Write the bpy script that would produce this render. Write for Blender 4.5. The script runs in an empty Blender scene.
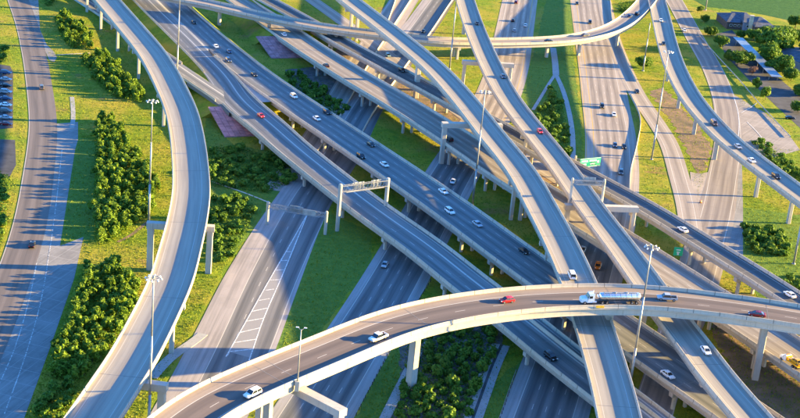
import bpy, bmesh, math, random
import numpy as np
from mathutils import Vector, Matrix

random.seed(7)
RNG = np.random.default_rng(7)
scene = bpy.context.scene
COL = scene.collection
R = math.radians

# ------------------------------------------------------------------ camera
PITCH, ROLL, FPX, HCAM = R(20.4), R(5.4), 1470.0, 183.0      # FPX: focal length in pixels of an 800 px wide picture
DIST = HCAM / math.sin(PITCH)
CAM = Vector((0, -DIST * math.cos(PITCH), HCAM))
fwd = Vector((0, math.cos(PITCH), -math.sin(PITCH)))
rw = Vector((1, 0, 0)); uw = rw.cross(fwd)
RC = rw * math.cos(ROLL) + uw * math.sin(ROLL)
UC = -rw * math.sin(ROLL) + uw * math.cos(ROLL)
cam_d = bpy.data.cameras.new('camera'); cam = bpy.data.objects.new('camera', cam_d); COL.objects.link(cam)
cam.matrix_world = Matrix(((RC.x, UC.x, -fwd.x, CAM.x), (RC.y, UC.y, -fwd.y, CAM.y), (RC.z, UC.z, -fwd.z, CAM.z), (0, 0, 0, 1)))
cam_d.sensor_width = 36; cam_d.lens = 36 * FPX / 800
cam_d.clip_start = 5; cam_d.clip_end = 12000
scene.camera = cam

# ------------------------------------------------------------------ sky, sun, exposure
SUN_EL, SUN_AZ = R(11.3), R(80)       # azimuth clockwise from +Y (north): the sun stands to the right, a little beyond
w = bpy.data.worlds.new('World'); scene.world = w; w.use_nodes = True
nt = w.node_tree; bg = nt.nodes['Background']
sky = nt.nodes.new('ShaderNodeTexSky'); sky.sky_type = 'NISHITA'; sky.sun_disc = False
sky.sun_elevation = SUN_EL; sky.sun_rotation = SUN_AZ; sky.air_density = 1.0; sky.dust_density = 0.3; sky.ozone_density = 7.0
nt.links.new(sky.outputs[0], bg.inputs[0]); bg.inputs[1].default_value = 0.115
sd = bpy.data.lights.new('sun', 'SUN'); sd.energy = 5.0; sd.angle = R(0.5); sd.color = (1.0, 0.69, 0.23)
so = bpy.data.objects.new('sun', sd); COL.objects.link(so)
sdir = Vector((math.sin(SUN_AZ) * math.cos(SUN_EL), math.cos(SUN_AZ) * math.cos(SUN_EL), math.sin(SUN_EL)))
so.rotation_euler = sdir.to_track_quat('Z', 'Y').to_euler(); so.location = (300, 0, 300)
scene.view_settings.view_transform = 'Standard'; scene.view_settings.look = 'None'
scene.view_settings.exposure = 2.82; scene.view_settings.gamma = 1.0


def at(px, py, z=0.0):
    """point at height z seen at pixel (px, py) of the 800 x 418 photograph"""
    d = fwd + RC * ((px - 400) / FPX) + UC * ((209 - py) / FPX)
    return CAM + d * ((z - CAM.z) / d.z)


# ------------------------------------------------------------------ materials
MATS = {}


def N(nt, t, **kw):
    n = nt.nodes.new(t)
    for k, v in kw.items():
        if k.startswith('i'):
            n.inputs[int(k[1:])].default_value = v
        else:
            setattr(n, k, v)
    return n


def L(nt, a, b):
    nt.links.new(a, b)


def math_(nt, op, a, b=None, c=None):
    n = nt.nodes.new('ShaderNodeMath'); n.operation = op
    for i, v in enumerate((a, b, c)):
        if v is None: continue
        if isinstance(v, (int, float)): n.inputs[i].default_value = v
        else: nt.links.new(v, n.inputs[i])
    return n.outputs[0]


def mixc(nt, fac, a, b, mode='MIX'):
    n = nt.nodes.new('ShaderNodeMix'); n.data_type = 'RGBA'; n.blend_type = mode
    for sock, v in ((n.inputs[0], fac), (n.inputs[6], a), (n.inputs[7], b)):
        if isinstance(v, (int, float)): sock.default_value = v
        elif isinstance(v, tuple): sock.default_value = (*v[:3], 1)
        else: nt.links.new(v, sock)
    return n.outputs[2]


def noise(nt, co, scale, detail=4, rough=.6):
    n = N(nt, 'ShaderNodeTexNoise'); n.inputs['Scale'].default_value = scale; n.inputs['Detail'].default_value = detail
    n.inputs['Roughness'].default_value = rough
    if co is not None: L(nt, co, n.inputs['Vector'])
    return n.outputs[0]


def ramp(nt, fac, lo, hi):
    n = N(nt, 'ShaderNodeMapRange'); n.inputs[1].default_value = lo; n.inputs[2].default_value = hi
    n.interpolation_type = 'SMOOTHSTEP'
    L(nt, fac, n.inputs[0]); return n.outputs[0]


def new_mat(name, rough=.85, metal=0, spec=.35):
    m = bpy.data.materials.new(name); m.use_nodes = True
    b = m.node_tree.nodes['Principled BSDF']
    b.inputs['Roughness'].default_value = rough; b.inputs['Metallic'].default_value = metal
    b.inputs['Specular IOR Level'].default_value = spec
    MATS[name] = m
    return m, m.node_tree, b


def pos(nt):
    return N(nt, 'ShaderNodeNewGeometry').outputs['Position']


def plain(name, col, rough=.6, metal=0, var=.12, scale=.6, spec=.4, col2=None):
    m, nt, b = new_mat(name, rough, metal, spec)
    p = N(nt, 'ShaderNodeTexCoord').outputs['Object']
    n1 = noise(nt, p, scale, 6)
    c2 = col2 or tuple(c * (1 - var * 2) for c in col)
    c = mixc(nt, ramp(nt, n1, .3, .7), tuple(min(1, x * (1 + var)) for x in col), c2)
    L(nt, c, b.inputs['Base Color'])
    return m


def concrete(name, col, stain=.35):
    m, nt, b = new_mat(name, .9, 0, .25)
    p = pos(nt)
    n1 = noise(nt, p, .12, 5); n2 = noise(nt, p, 1.3, 6, .7)
    mp = N(nt, 'ShaderNodeMapping'); mp.inputs['Scale'].default_value = (1.2, 1.2, .12); L(nt, p, mp.inputs['Vector'])
    n3 = noise(nt, mp.outputs[0], 1.0, 5)                    # vertical weather streaks
    dark = tuple(c * (1 - stain) for c in col)
    c = mixc(nt, ramp(nt, n1, .35, .7), col, tuple(x * .86 for x in col))
    c = mixc(nt, ramp(nt, n3, .5, .8), c, dark)
    c = mixc(nt, ramp(nt, n2, .55, .85), c, dark)
    L(nt, c, b.inputs['Base Color'])
    bp = N(nt, 'ShaderNodeBump'); bp.inputs['Strength'].default_value = .25; bp.inputs['Distance'].default_value = .05
    L(nt, n2, bp.inputs['Height']); L(nt, bp.outputs[0], b.inputs['Normal'])
    return m


def road_mat(name, col, width, lanes=(), edges=(), dashes=(), streak=.4, dark=None, shoulder=None, hatch=None, joints=0.0,
             line=(.5, .48, .43), yellow=()):
    """pavement: UV x = metres across, UV y = metres along; lanes = lane centres, edges = solid lines, dashes = broken lines"""
    m, nt, b = new_mat(name, .82, 0, .3)
    uv = N(nt, 'ShaderNodeUVMap').outputs[0]
    sp = N(nt, 'ShaderNodeSeparateXYZ'); L(nt, uv, sp.inputs[0]); x, y = sp.outputs[0], sp.outputs[1]
    mp = N(nt, 'ShaderNodeMapping'); mp.inputs['Scale'].default_value = (1.1, .025, 1); L(nt, uv, mp.inputs['Vector'])
    n_str = noise(nt, mp.outputs[0], 1.0, 4, .55)
    n_big = noise(nt, uv, .05, 5, .65)
    n_fine = noise(nt, uv, 1.6, 5, .7)
    dk = dark or tuple(c * .5 for c in col)
    # wheel paths: a darker band down every lane
    band = None
    for lc in lanes:
        d = math_(nt, 'ABSOLUTE', math_(nt, 'SUBTRACT', x, lc))
        n = N(nt, 'ShaderNodeMapRange'); n.interpolation_type = 'SMOOTHSTEP'
        n.inputs[1].default_value = .25; n.inputs[2].default_value = 1.75; n.inputs[3].default_value = 1; n.inputs[4].default_value = 0
        L(nt, d, n.inputs[0])
        band = n.outputs[0] if band is None else math_(nt, 'MAXIMUM', band, n.outputs[0])
    base = col
    if shoulder is not None:                                  # paler shoulders outside (lo, hi)
        lo, hi, sc = shoulder
        ms = math_(nt, 'MAXIMUM', math_(nt, 'LESS_THAN', x, lo), math_(nt, 'GREATER_THAN', x, hi))
        base = mixc(nt, ms, col, sc)
    c = mixc(nt, math_(nt, 'MULTIPLY', ramp(nt, n_str, .38, .68), streak), base, dk)
    if band is not None:
        c = mixc(nt, math_(nt, 'MULTIPLY', band, math_(nt, 'MULTIPLY_ADD', n_str, .9, .12)), c, dk)
    c = mixc(nt, math_(nt, 'MULTIPLY', ramp(nt, n_big, .45, .75), .3), c, tuple(q * .72 for q in col))
    c = mixc(nt, math_(nt, 'MULTIPLY', ramp(nt, n_fine, .5, .8), .22), c, tuple(q * .6 for q in col))
    if joints:
        f = math_(nt, 'FRACT', math_(nt, 'DIVIDE', y, joints))
        c = mixc(nt, math_(nt, 'MULTIPLY', math_(nt, 'LESS_THAN', f, .18 / joints), .5), c, tuple(q * .45 for q in col))
    msk = None

    def add(v):
        nonlocal msk
        msk = v if msk is None else math_(nt, 'MAXIMUM', msk, v)
    for e in edges:
        wd = .11
        if isinstance(e, tuple): e, wd = e
        add(math_(nt, 'LESS_THAN', math_(nt, 'ABSOLUTE', math_(nt, 'SUBTRACT', x, e)), wd))
    if dashes:
        on = math_(nt, 'LESS_THAN', math_(nt, 'FRACT', math_(nt, 'DIVIDE', y, 12.2)), .27)
        for e in dashes:
            add(math_(nt, 'MULTIPLY', math_(nt, 'LESS_THAN', math_(nt, 'ABSOLUTE', math_(nt, 'SUBTRACT', x, e)), .075), on))
    if msk is not None:
        wear = math_(nt, 'MULTIPLY', msk, math_(nt, 'MULTIPLY_ADD', n_fine, .7, .45))
        c = mixc(nt, wear, c, line)
    for e in yellow:
        c = mixc(nt, math_(nt, 'LESS_THAN', math_(nt, 'ABSOLUTE', math_(nt, 'SUBTRACT', x, e)), .13), c, (.5, .3, .04))
    L(nt, c, b.inputs['Base Color'])
    bp = N(nt, 'ShaderNodeBump'); bp.inputs['Strength'].default_value = .15; bp.inputs['Distance'].default_value = .03
    L(nt, n_fine, bp.inputs['Height']); L(nt, bp.outputs[0], b.inputs['Normal'])
    return m


def grass(name, g1, g2, dry, dirt, dry_lo=.5, dirt_lo=.66, scale=1.0):
    m, nt, b = new_mat(name, .95, 0, .1)
    p = pos(nt)
    n1 = noise(nt, p, .035 * scale, 6, .65); n2 = noise(nt, p, .35, 6, .7); n3 = noise(nt, p, 2.2, 5, .75)
    mpn = N(nt, 'ShaderNodeMapping'); mpn.inputs['Location'].default_value = (133, 57, 0); L(nt, p, mpn.inputs['Vector'])
    n4 = noise(nt, mpn.outputs[0], .05 * scale, 6, .7)
    c = mixc(nt, ramp(nt, n2, .4, .6), g1, g2)
    c = mixc(nt, ramp(nt, n1, dry_lo - .08, dry_lo + .16), c, dry)
    c = mixc(nt, ramp(nt, n4, dirt_lo - .06, dirt_lo + .1), c, dirt)
    c = mixc(nt, math_(nt, 'MULTIPLY', ramp(nt, n3, .45, .75), .55), c, tuple(x * .4 for x in g2))
    L(nt, c, b.inputs['Base Color'])
    bp = N(nt, 'ShaderNodeBump'); bp.inputs['Strength'].default_value = .55; bp.inputs['Distance'].default_value = .35
    L(nt, math_(nt, 'ADD', n3, math_(nt, 'MULTIPLY', n2, 1.5)), bp.inputs['Height']); L(nt, bp.outputs[0], b.inputs['Normal'])
    return m


def leaf_mat(name, c1, c2, c3):
    m, nt, b = new_mat(name, .7, 0, .2)
    info = N(nt, 'ShaderNodeObjectInfo').outputs['Random']
    at_ = N(nt, 'ShaderNodeAttribute'); at_.attribute_name = 'tone'
    n = noise(nt, pos(nt), .9, 3)
    c = mixc(nt, at_.outputs['Fac'], c1, c2)
    c = mixc(nt, ramp(nt, n, .42, .72), c, c3)
    c = mixc(nt, math_(nt, 'MULTIPLY', info, .45), c, tuple(x * .55 for x in c1))
    L(nt, c, b.inputs['Base Color'])
    tr = N(nt, 'ShaderNodeBsdfTranslucent'); L(nt, c, tr.inputs[0])
    mx = N(nt, 'ShaderNodeMixShader'); mx.inputs[0].default_value = .3
    L(nt, b.outputs[0], mx.inputs[1]); L(nt, tr.outputs[0], mx.inputs[2])
    out = [q for q in nt.nodes if q.type == 'OUTPUT_MATERIAL'][0]; L(nt, mx.outputs[0], out.inputs[0])
    return m


CONC = concrete('concrete', (.46, .42, .36)); CONC_PALE = concrete('pale_concrete', (.50, .44, .35), .3)
CONC_GREY = concrete('grey_concrete', (.33, .33, .32)); GIRD = concrete('girder_concrete', (.40, .36, .30))
PAINT_W = plain('white_paint', (.78, .78, .76), .35, 0, .04)
STEEL_L = plain('lamp_housing', (.6, .6, .58), .4, .1, .1); STEEL = plain('galvanised_steel', (.32, .33, .33), .45, .4, .1); STEEL_D = plain('dark_steel', (.08, .08, .085), .5, .3)
STEEL_J = plain('joint_steel', (.2, .185, .165), .6, .2); RUBBER = plain('tyre_rubber', (.02, .02, .021), .8); GLASS = plain('car_glass', (.015, .02, .025), .06, 0, .02, spec=.8)
LAMP = plain('lamp_lens', (.7, .7, .66), .2); TAIL = plain('tail_lens', (.35, .02, .015), .3)
CHROME = plain('polished_steel', (.72, .72, .72), .22, .85, .04)
GREEN_SIGN = plain('sign_green', (.03, .50, .23), .4, 0, .05); SIGN_BACK = plain('sign_back', (.34, .37, .37), .5, .3)
MAROON = plain('maroon_paving', (.50, .22, .22), .9, 0, .18, .35)
ASPHALT = plain('asphalt', (.055, .058, .065), .9, 0, .2, .2)
SOIL = plain('soil', (.20, .125, .075), .95, 0, .25, .15, col2=(.1, .08, .05))
SOIL_GREY = plain('grey_soil', (.13, .115, .115), .95, 0, .25, .4, col2=(.06, .06, .06))
BARK = plain('bark', (.09, .065, .045), .9)
def bar_mat():
    m, nt, b = new_mat('parapet_concrete', .9, 0, .25); p = pos(nt)
    sp = N(nt, 'ShaderNodeSeparateXYZ'); L(nt, N(nt, 'ShaderNodeUVMap').outputs[0], sp.inputs[0]); y = sp.outputs[1]
    jn = math_(nt, 'LESS_THAN', math_(nt, 'FRACT', math_(nt, 'DIVIDE', y, 7.6)), .028)
    cb = N(nt, 'ShaderNodeCombineXYZ'); L(nt, math_(nt, 'MULTIPLY', y, .9), cb.inputs[0]); n1 = noise(nt, cb.outputs[0], 1.0, 5, .7); n2 = noise(nt, p, .08, 5); n3 = noise(nt, p, 1.5, 5, .7)
    col = (.48, .43, .35)
    c = mixc(nt, ramp(nt, n1, .45, .8), col, (.30, .27, .225)); c = mixc(nt, ramp(nt, n2, .4, .7), c, (.42, .375, .31), 'MULTIPLY') if False else c
    c = mixc(nt, math_(nt, 'MULTIPLY', ramp(nt, n2, .4, .7), .5), c, (.36, .32, .26)); c = mixc(nt, math_(nt, 'MULTIPLY', ramp(nt, n3, .5, .8), .35), c, (.25, .225, .19))
    c = mixc(nt, math_(nt, 'MULTIPLY', jn, .75), c, (.09, .08, .07)); L(nt, c, b.inputs['Base Color']); return m


CONC_BAR = bar_mat()
GRASS = grass('meadow_grass', (.105, .185, .014), (.20, .255, .017), (.31, .265, .035), (.27, .17, .06), .48, .62)
LAWN_SHADED = grass('shaded_lawn_grass', (.03, .095, .02), (.05, .13, .026), (.075, .145, .03), (.08, .12, .04), .7, .8)  # shade over the field is worked into this darker green
GRASS_G = grass('verge_grass', (.09, .17, .025), (.13, .21, .03), (.20, .21, .04), (.13, .11, .05), .6, .74)
LEAF = leaf_mat('young_leaves', (.095, .20, .016), (.215, .31, .026), (.06, .135, .015))
LEAF_D = leaf_mat('shrub_leaves', (.085, .19, .02), (.18, .28, .028), (.055, .13, .017))
LEAF_T = leaf_mat('tree_leaves', (.07, .165, .016), (.15, .245, .022), (.045, .11, .013))
LEAF_P = leaf_mat('bare_twigs', (.19, .11, .085), (.24, .15, .11), (.12, .07, .06))


# ------------------------------------------------------------------ mesh helpers
class MB:
    def __init__(s):
        s.v = []; s.f = []; s.m = []; s.uv = []

    def face(s, pts, mi=0, uv=None):
        i = len(s.v); s.v.extend([tuple(p) for p in pts]); s.f.append(tuple(range(i, i + len(pts)))); s.m.append(mi)
        s.uv.append(uv or [(0, 0)] * len(pts))

    def box(s, c, size, M=None, mi=0, taper=1.0):
        cx, cy, cz = c; sx, sy, sz = (q / 2 for q in size)
        P = [Vector((cx + a * sx * (taper if k > 0 else 1), cy + b_ * sy * (taper if k > 0 else 1), cz + k * sz))
             for k in (-1, 1) for (a, b_) in ((-1, -1), (1, -1), (1, 1), (-1, 1))]
        if M is not None: P = [M @ p for p in P]
        s.hex(P, mi)

    def hex(s, P, mi=0):
        i = len(s.v); s.v.extend([tuple(p) for p in P])
        for f in ((3, 2, 1, 0), (4, 5, 6, 7), (0, 1, 5, 4), (1, 2, 6, 5), (2, 3, 7, 6), (3, 0, 4, 7)):
            s.f.append(tuple(i + q for q in f)); s.m.append(mi); s.uv.append([(0, 0)] * 4)

    def tube(s, a, b, r0, r1=None, n=8, mi=0, cap=True):
        a = Vector(a); b = Vector(b); r1 = r0 if r1 is None else r1
        d = (b - a).normalized(); u = d.orthogonal().normalized(); v = d.cross(u)
        i = len(s.v)
        for p, r in ((a, r0), (b, r1)):
            for k in range(n):
                t = 2 * math.pi * k / n; s.v.append(tuple(p + u * (r * math.cos(t)) + v * (r * math.sin(t))))
        for k in range(n):
            q = (k + 1) % n; s.f.append((i + k, i + q, i + n + q, i + n + k)); s.m.append(mi); s.uv.append([(0, 0)] * 4)
        if cap:
            s.f.append(tuple(i + n + k for k in range(n))); s.m.append(mi); s.uv.append([(0, 0)] * n)
            s.f.append(tuple(i + k for k in reversed(range(n)))); s.m.append(mi); s.uv.append([(0, 0)] * n)

    def mesh(s, name, mats, smooth=False):
        me = bpy.data.meshes.new(name); me.from_pydata(s.v, [], s.f)
        for m in mats: me.materials.append(m)
        me.polygons.foreach_set('material_index', s.m)
        ul = me.uv_layers.new(name='UVMap')
        ul.data.foreach_set('uv', [c for f in s.uv for q in f for c in q])
        if smooth: me.polygons.foreach_set('use_smooth', [True] * len(s.f))
        me.update(); return me

    def build(s, name, mats, parent=None, smooth=False):
        if not isinstance(mats, (list, tuple)): mats = [mats]
        o = bpy.data.objects.new(name, s.mesh(name, mats, smooth)); COL.objects.link(o)
        if parent is not None: o.parent = parent
        return o


def tag(o, label=None, cat=None, group=None, kind=None):
    if label: o['label'] = label
    if cat: o['category'] = cat
    if group: o['group'] = group
    if kind: o['kind'] = kind
    return o


def thing(name, label, cat, group=None, loc=(0, 0, 0)):
    o = bpy.data.objects.new(name, None); COL.objects.link(o); o.location = loc; o.empty_display_size = .5
    return tag(o, label, cat, group)


def copy_tree(o, parent=None):
    c = o.copy(); COL.objects.link(c)
    if parent is not None: c.parent = parent
    for ch in list(o.children): copy_tree(ch, c)
    return c


# ------------------------------------------------------------------ paths
class Path:
    """smooth centre line through pixel knots (px, py, z[, width]); + lateral is to the left of travel"""

    def __init__(s, knots, width, step=2.0, smooth=14.0, bank=0.0, ext=(0, 0)):
        K = [at(k[0], k[1], k[2]) for k in knots]
        W = [k[3] if len(k) > 3 else width for k in knots]
        if ext[0]: K.insert(0, K[0] + (K[0] - K[1]).normalized() * ext[0]); W.insert(0, W[0])
        if ext[1]: K.append(K[-1] + (K[-1] - K[-2]).normalized() * ext[1]); W.append(W[-1])
        P = np.array([tuple(k) for k in K]); W = np.array(W, float)
        d = np.r_[0, np.cumsum(np.linalg.norm(np.diff(P[:, :2], axis=0), axis=1))]
        n = max(8, int(d[-1] / step)); t = np.linspace(0, d[-1], n)
        Q = np.stack([s._pchip(d, P[:, i], t) for i in range(3)], 1); ww = np.interp(t, d, W)
        k = min(max(1, int(smooth / (t[1] - t[0]))), n // 3)
        for _ in range(2):
            Q = np.stack([s._gs(Q[:, i], k) for i in range(3)], 1); ww = s._gs(ww, k)
        s.P = Q; s.W = ww; s.bank = bank
        T = np.gradient(Q, axis=0); T[:, 2] = 0; T /= np.linalg.norm(T, axis=1)[:, None]
        s.T = T; s.N = np.stack([-T[:, 1], T[:, 0], np.zeros(len(T))], 1)
        s.S = np.r_[0, np.cumsum(np.linalg.norm(np.diff(Q[:, :2], axis=0), axis=1))]

    @staticmethod
    def _pchip(x, y, t):
        h = np.diff(x); m = np.diff(y) / h
        g = np.zeros(len(x)); g[1:-1] = (m[:-1] * h[1:] + m[1:] * h[:-1]) / (h[1:] + h[:-1]); g[0] = m[0]; g[-1] = m[-1]
        i = np.clip(np.searchsorted(x, t) - 1, 0, len(x) - 2); u = (t - x[i]) / h[i]
        return ((2 * u**3 - 3 * u**2 + 1) * y[i] + (u**3 - 2 * u**2 + u) * h[i] * g[i] + (-2 * u**3 + 3 * u**2) * y[i + 1] + (u**3 - u**2) * h[i] * g[i + 1])

    @staticmethod
    def _gs(a, k):
        p = np.concatenate([2 * a[0] - a[k:0:-1], a, 2 * a[-1] - a[-2:-k - 2:-1]])
        ker = np.hanning(2 * k + 3)[1:-1]; ker /= ker.sum()
        return np.convolve(p, ker, 'valid')

    def near(s, x, y):
        d = (s.P[:, 0] - x)**2 + (s.P[:, 1] - y)**2; i = int(d.argmin())
        lat = (x - s.P[i, 0]) * s.N[i, 0] + (y - s.P[i, 1]) * s.N[i, 1]
        return i, lat

    def pt(s, i, lat, h=0.0):
        p = s.P[i] + s.N[i] * lat
        return Vector((p[0], p[1], p[2] + h + s.bank * lat))

    def idx(s, a, b):
        return [i for i in range(len(s.S)) if a <= s.S[i] <= b]

    def s_at(s, px, py, z):
        p = at(px, py, z); return s.S[s.near(p.x, p.y)[0]]

    def sweep(s, mb, prof, ids, mi=0, closed=True, caps=True, wfrac=False, uv=False):
        """prof: [(lateral, height)]; with wfrac lateral = (fraction of the half width, offset)"""
        rows = []
        for i in ids:
            hw = s.W[i] / 2
            rows.append([s.pt(i, (q[0] if not isinstance(q[0], tuple) else q[0][0] * hw + q[0][1]), q[1]) for q in prof])
        m = len(prof); b = len(mb.v)
        for r in rows: mb.v.extend([tuple(p) for p in r])
        for a in range(len(rows) - 1):
            for k in range(m if closed else m - 1):
                q = (k + 1) % m
                mb.f.append((b + a * m + k, b + a * m + q, b + (a + 1) * m + q, b + (a + 1) * m + k)); mb.m.append(mi)
                if uv:
                    i0, i1 = ids[a], ids[a + 1]
                    def lt(k_, i): qq = prof[k_][0]; return qq if not isinstance(qq, tuple) else qq[0] * s.W[i] / 2 + qq[1]
                    mb.uv.append([(lt(k, i0), s.S[i0]), (lt(q, i0), s.S[i0]), (lt(q, i1), s.S[i1]), (lt(k, i1), s.S[i1])])
                else: mb.uv.append([(0, 0)] * 4)
        if caps and closed:
            mb.f.append(tuple(b + k for k in range(m))); mb.m.append(mi); mb.uv.append([(0, 0)] * m)
            e = b + (len(rows) - 1) * m
            mb.f.append(tuple(e + k for k in reversed(range(m)))); mb.m.append(mi); mb.uv.append([(0, 0)] * m)


PATHS = {}
BAR = [(-.20, 0), (-.20, .22), (-.10, .42), (-.09, 1.08), (.09, 1.08), (.10, .42), (.20, .22), (.20, 0)]   # concrete traffic barrier section


def bridge(key, label, path, mat, piers=(), ngird=4, depth=1.55, girder_mat=None, bar_mat=None, s0=None, s1=None, bars=((-1, None, None), (1, None, None)),
           gird_from=None, skip_deck_s=(), name='flyover_bridge', cat='bridge', group=None, overhang=1.0, lift=0.0):
    PATHS[key] = path; gm = girder_mat or GIRD; bm_ = CONC_BAR
    root = BR[key] = thing(name, label, cat, group)
    s0 = 0 if s0 is None else s0; s1 = path.S[-1] if s1 is None else s1
    # piers
    cuts = []
    for pr in piers:
        base = [at(q[0], q[1], 0) for q in pr['base']]
        c = sum(base, Vector()) / len(base)
        i, lat = path.near(c.x, c.y)
        if pr.get('cut', True): cuts.append(path.S[i])
        style = pr.get('style', 'multi'); hw = path.W[i] / 2
        tvec = Vector(path.T[i]); nvec = Vector(path.N[i])
        topz = path.pt(i, 0, 0).z - .22 - depth
        cap = MB(); cd = pr.get('capdepth', 1.25); cw = pr.get('capw', 1.5)
        if style == 'multi':
            lats = [f * hw for f in pr.get('cols', (-.7, 0, .7))]; l0, l1 = -hw * .93, hw * .93
        elif style == 'hammer':
            lats = [pr.get('lat', 0.0)]; l0, l1 = -hw * .8, hw * .8
        else:
            lats = [(b - Vector(path.P[i])).dot(nvec) for b in base]
            if pr.get('lats'): lats = pr['lats']
            l0, l1 = min(lats) - 1.3, max(lats) + 1.3
            if pr.get('ext'): l0, l1 = pr['ext']
            topz += pr.get('raise', depth * .8)
        c0 = Vector(path.P[i]); c0.z = 0

        def capbox(la, lb, z0, z1, w_):
            P = []
            for zz in (z0, z1):
                for (l_, t_) in ((la, -1), (lb, -1), (lb, 1), (la, 1)):
                    if style == 'hammer' and zz == z0: l_ = l_ * .35
                    p = c0 + nvec * l_ + tvec * (t_ * w_ / 2); p.z = zz + path.bank * l_ * (0 if style == 'straddle' else 1); P.append(p)
            cap.hex(P)
        capbox(l0, l1, topz - cd, topz - .02, cw)
        pier = cap.build('pier', CONC, root)
        for l_ in lats:
            cb = MB(); p = c0 + nvec * l_; M = Matrix.Translation(p) @ Matrix.Rotation(math.atan2(tvec.y, tvec.x), 4, 'Z')
            sz = pr.get('colsize', (1.0, 1.0)); h = topz - cd + path.bank * l_ * (0 if style == 'straddle' else 1) + .05
            gz = pr.get('ground', -.2)
            if pr.get('round'): cb.tube(p + Vector((0, 0, gz)), p + Vector((0, 0, h)), sz[0] / 2, sz[0] / 2 * .98, 12)
            else:
                a, b_ = sz[0] / 2, sz[1] / 2; ch = .18
                ring = [(a, b_ - ch), (a - ch, b_), (-a + ch, b_), (-a, b_ - ch), (-a, -b_ + ch), (-a + ch, -b_), (a - ch, -b_), (a, -b_ + ch)]
                i0 = len(cb.v)
                fl = pr.get('flare', 0)
                for zz, k in ((gz, 1), (h - 2.5, 1), (h, 1 + fl)):
                    for (q, r_) in ring: cb.v.append(tuple(M @ Vector((q, r_ * k, zz))))
                for lv in range(2):
                    for q in range(8):
                        r_ = (q + 1) % 8; cb.f.append((i0 + lv * 8 + q, i0 + lv * 8 + r_, i0 + lv * 8 + 8 + r_, i0 + lv * 8 + 8 + q)[::-1]); cb.m.append(0); cb.uv.append([(0, 0)] * 4)
            cb.build('column', CONC, pier)
    # deck spans
    cuts = sorted(c for c in cuts if s0 + 8 < c < s1 - 8)
    mark = [s0] + cuts + [s1]; spans = []
    for a, b_ in zip(mark[:-1], mark[1:]):
        k = max(1, round((b_ - a) / 42)); spans += [(a + (b_ - a) * q / k, a + (b_ - a) * (q + 1) / k) for q in range(k)]
    for a, b_ in spans:
        ids = list(range(int(np.abs(path.S - a).argmin()), int(np.abs(path.S - b_).argmin()) + 1))
        if len(ids) < 2: continue
        mb = MB()
        e = 1e-6
        prof = [((-1, 0.), lift), ((1, 0.), lift)]
        path.sweep(mb, prof[::-1], ids, 0, closed=False, uv=True)
        path.sweep(mb, [((-1, 0.), lift - .004), ((-1, 0.), -.26), ((1, 0.), -.26), ((1, 0.), lift - .004)], ids, 1, closed=False)
        # close the ends
        for j in (ids[0], ids[-1]):
            hw = path.W[j] / 2
            mb.face([path.pt(j, -hw, lift), path.pt(j, hw, lift), path.pt(j, hw, -.26), path.pt(j, -hw, -.26)], 1)
        mb.build('deck_span', [mat, gm], root)
    # expansion joints: a steel strip across the deck between spans
    for a, b_ in spans[1:]:
        i = int(np.abs(path.S - a).argmin()); hw = path.W[i] / 2 - .25; t = Vector(path.T[i]) * .09
        mb = MB(); z = lift + .012
        mb.hex([path.pt(i, -hw, z - .05) - t, path.pt(i, hw, z - .05) - t, path.pt(i, hw, z - .05) + t, path.pt(i, -hw, z - .05) + t,
                path.pt(i, -hw, z) - t, path.pt(i, hw, z) - t, path.pt(i, hw, z) + t, path.pt(i, -hw, z) + t])
        mb.build('expansion_joint', STEEL_J, root)
    for side, a, b_ in bars:
        ids = path.idx(s0 if a is None else a, s1 if b_ is None else b_)
        if len(ids) < 2: continue
        mb = MB(); path.sweep(mb, [((side, q[0] - side * .215), q[1] + lift + .002) for q in BAR], ids, uv=True)
        mb.build('parapet', bm_, root)
    g0 = s0 if gird_from is None else gird_from
    ids = path.idx(g0, s1)
    for k in range(ngird):
        f = -1 + 2 * (k + .5) / ngird if ngird > 1 else 0
        fr = [-1, 1][k] if ngird == 2 else f
        off = 0.0
        if ngird > 1: fr = -1 + 2 * k / (ngird - 1); off = -fr * overhang
        mb = MB(); path.sweep(mb, [((fr, off + q[0]), q[1]) for q in ((-.42, -.27), (-.42, -.45), (-.16, -.62), (-.16, -.3 - depth + .35), (-.34, -.22 - depth + .2), (-.34, -.22 - depth), (.34, -.22 - depth), (.34, -.22 - depth + .2), (.16, -.3 - depth + .35), (.16, -.62), (.42, -.45), (.42, -.27))], ids)
        mb.build('girder', gm, root)
    return root


def ground_road(name, key, path, mat, z, kind_label=None, rng=None):
    PATHS[key] = path
    if rng is not None:
        c = path.s_at(rng[1], rng[2], 0); rng = (c, 1e9) if rng[3] else (0, c)
    path.P[:, 2] += z
    ids = list(range(len(path.P))) if rng is None else path.idx(*rng)
    mb = MB(); path.sweep(mb, [((1, 0.), 0), ((-1, 0.), 0)], ids, closed=False, uv=True)
    o = mb.build(name, mat); o['kind'] = 'structure'
    return o


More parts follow.
